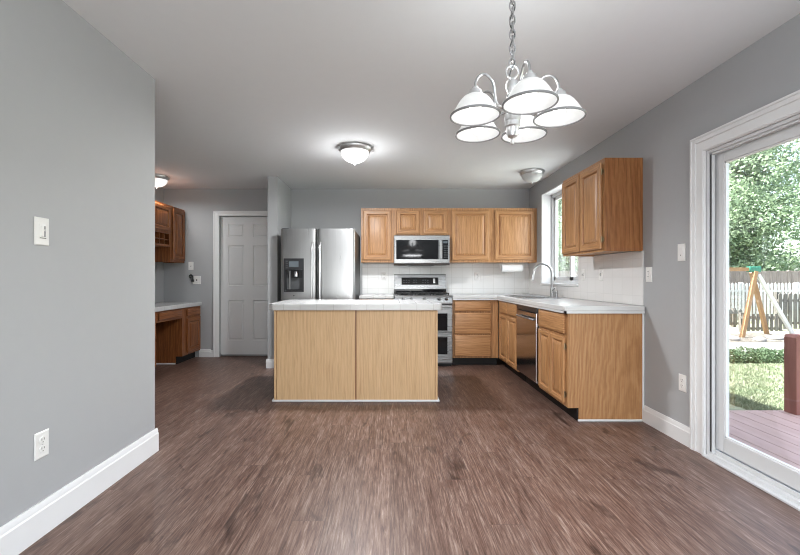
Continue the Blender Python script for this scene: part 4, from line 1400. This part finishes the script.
def tree(label, x, y, h, spread, m_, seed, n_blob=34, n_per=520, size=0.085):
    global rng
    rng = np.random.default_rng(seed)
    t = thing('leafy_tree', label, 'tree', (x, y, GZ))
    tr = M()
    tr.tube([(0, 0, -0.05), (0.03, 0.02, h * 0.2), (-0.05, 0.0, h * 0.45), (0.0, 0.05, h * 0.8)], [0.22, 0.17, 0.12, 0.05], 10)
    for q in range(7):
        a = q * 0.9 + seed; z0_ = h * (0.22 + 0.07 * q)
        L_ = spread * 0.7
        tr.tube([(0, 0, z0_), (L_ * 0.5 * math.cos(a), L_ * 0.5 * math.sin(a), z0_ + h * 0.08), (L_ * math.cos(a), L_ * math.sin(a), z0_ + h * 0.14)], [0.07, 0.045, 0.02], 6)
    tr.build('trunk', BARK, t)
    bl = []
    for q in range(n_blob):
        zf = rng.random()
        zz_ = h * (0.16 + 0.80 * zf)
        rad = spread * (0.55 + 0.45 * math.sin(math.pi * min(1, 0.15 + 0.85 * zf)))
        a = rng.random() * 2 * math.pi
        rr = rad * math.sqrt(rng.random()) * 0.85
        bl.append((rr * math.cos(a), rr * math.sin(a), zz_, (0.75 + 0.7 * rng.random()) * spread / 3.2))
    foliage('tree_crown', bl, n_per, size, m_, t)
    return t


tree('tall bright leafy tree filling the sliding door view', 18.8, 21.6, 11.0, 3.6, LEAF_A, 3, n_blob=95)
tree('dense green tree at the right edge of the door view', 27.0, 21.5, 12.0, 3.3, LEAF_B, 5, n_blob=50)
tree('green tree seen through the window above the sink', 9.6, 21.5, 7.6, 2.4, LEAF_B, 9, n_blob=36)
tree('leafy tree behind the sink window tree', 13.4, 32.5, 10.5, 3.6, LEAF_A, 13, n_blob=36, n_per=300, size=0.11)


def fence(label, x0, x1, y, z_top, m_, pick_w, gap, pointed=True, post_every=2.2, name='picket_fence', th=0.02, yaw=0.0):
    t = thing(name, label, 'fence', (x0, y, GZ), yaw)
    h = z_top - GZ
    L_ = x1 - x0
    m = M()
    x = 0.0
    while x < L_:
        if pointed:
            m.prism([(x, 0.06), (x + pick_w, 0.06), (x + pick_w, h - 0.05), (x + pick_w / 2, h), (x, h - 0.05)], -th, 0, axis='y')
        else:
            m.box(x, x + pick_w, -th, 0, 0.04, h)
        x += pick_w + gap
    m.build('picket_panel', m_, t)
    m = M()
    for z in (0.2 * h, 0.8 * h):
        m.box(0, L_, 0.001, 0.04, z - 0.04, z + 0.04)
    m.build('fence_rail', m_, t)
    x = 0.0
    while x < L_:
        M().box(x, x + 0.1, 0.042, 0.142, 0.0, h + 0.03).build('fence_post', m_, t)
        x += post_every
    return t


fence('white picket fence running behind the swing set', 5.0, 32.0, 15.7, 0.98, WHITEPV, 0.08, 0.06)
fence('tall tan board fence right behind the white picket fence', 2.0, 34.0, 16.4, 1.46, TANWD, 0.14, 0.012, pointed=False, post_every=2.4, name='board_fence')
fence('dark weathered picket fence at the right edge of the door view', 13.0, 18.0, 13.4, 0.66, GREYWD, 0.12, 0.05, post_every=1.8)
fence('low weathered picket fence behind the swing set legs', 11.45, 12.65, 13.0, 0.0, GREYWD, 0.09, 0.06, pointed=False, post_every=1.45)
fence('short grey picket fence left of the swing set', 10.2, 12.6, 14.4, 0.05, GREYWD, 0.12, 0.06, post_every=1.1)

sw_ = thing('swing_set', 'orange wooden swing set frame standing in the yard', 'swing set', (10.68, 11.75, GZ))
AZ = 2.02
M().box(-3.2, 0.10, -0.05, 0.05, AZ - 0.06, AZ + 0.05).build('top_beam', CEDAR, sw_)
def leg(p0, p1, r_, m_, nm):
    M().tube([p0, p1], r_, 4).build(nm, m_, sw_)
leg((0.0, -0.06, AZ - 0.06), (-0.36, -0.02, 0.0), 0.065, CEDAR, 'leg')
leg((0.02, 0.08, AZ - 0.10), (1.10, 0.75, 0.0), 0.065, CEDAR, 'leg')
lg = M().tube([(0.08, -0.07, AZ - 0.18), (1.40, 0.20, 0.0)], 0.06, 4).build('leg', WHITEPV, sw_)
lg['label'] = 'white leg'
leg((-3.1, -0.06, AZ - 0.06), (-3.3, -0.9, 0.0), 0.06, CEDAR, 'leg')
leg((-3.1, 0.06, AZ - 0.06), (-3.3, 0.9, 0.0), 0.06, CEDAR, 'leg')
m = M().box(-0.17, 0.17, -0.075, 0.075, AZ - 0.085, AZ + 0.075)
m.build('corner_bracket', GREENPL, sw_, bevel=0.02)

# low hedge along the path, grass blades near the deck, stones in the bed
hd = foliage('low_hedge', [(6.0 + 0.16 * q, 8.35 + 0.08 * math.sin(q * 1.7), GZ + 0.10 + 0.03 * math.sin(q * 2.3), 0.20 + 0.03 * math.sin(q * 3.1)) for q in range(30)], 22000, 0.022, LEAF_C)
tag(hd, 'low dark green hedge strip before the path', 'hedge')
n = 60000
rng = np.random.default_rng(21)
P = np.stack([4.7 + 4.2 * rng.random(n), 4.6 + 3.4 * rng.random(n), np.full(n, GZ + 0.02)], 1)
A = np.stack([rng.normal(0, 0.012, n), rng.normal(0, 0.012, n), 0.022 + 0.022 * rng.random(n)], 1)
Bv = np.stack([rng.normal(0, 0.006, n), rng.normal(0, 0.006, n), np.zeros(n)], 1)
gr = quads('grass', P, A, Bv, BLADE)
tag(gr, 'short grass blades of the lawn beyond the deck', 'grass', kind='stuff')
stones = [(9.60, 11.25, 0.20, 'flat grey stone in the bed left of the swing set front leg'), (10.20, 11.05, 0.16, 'small grey stone between the two orange swing set legs'),
          (11.0, 11.4, 0.24, 'wide grey stone in the bed between orange swing set legs and deck post')]
for x, y, r_, lb in stones:
    rs = random.Random(int(x * 100))
    m = M()
    k_ = 12
    prof = []
    m.lathe([(r_, 0), (r_ * 1.05, 0.04), (r_ * 0.85, 0.09), (r_ * 0.4, 0.11), (0, 0.112)], (0, 0, 0), k_)
    m.v = [(a * (1 + 0.18 * math.sin(3 * math.atan2(b, a) + x * 7)), b * 0.8 * (1 + 0.15 * math.cos(2 * math.atan2(b, a) + x)), c_) for a, b, c_ in m.v]
    tag(m.build('garden_stone', ROCK, loc=(x, y, GZ + 0.02), sharp=60), lb, 'stone', 'stones in the garden bed')
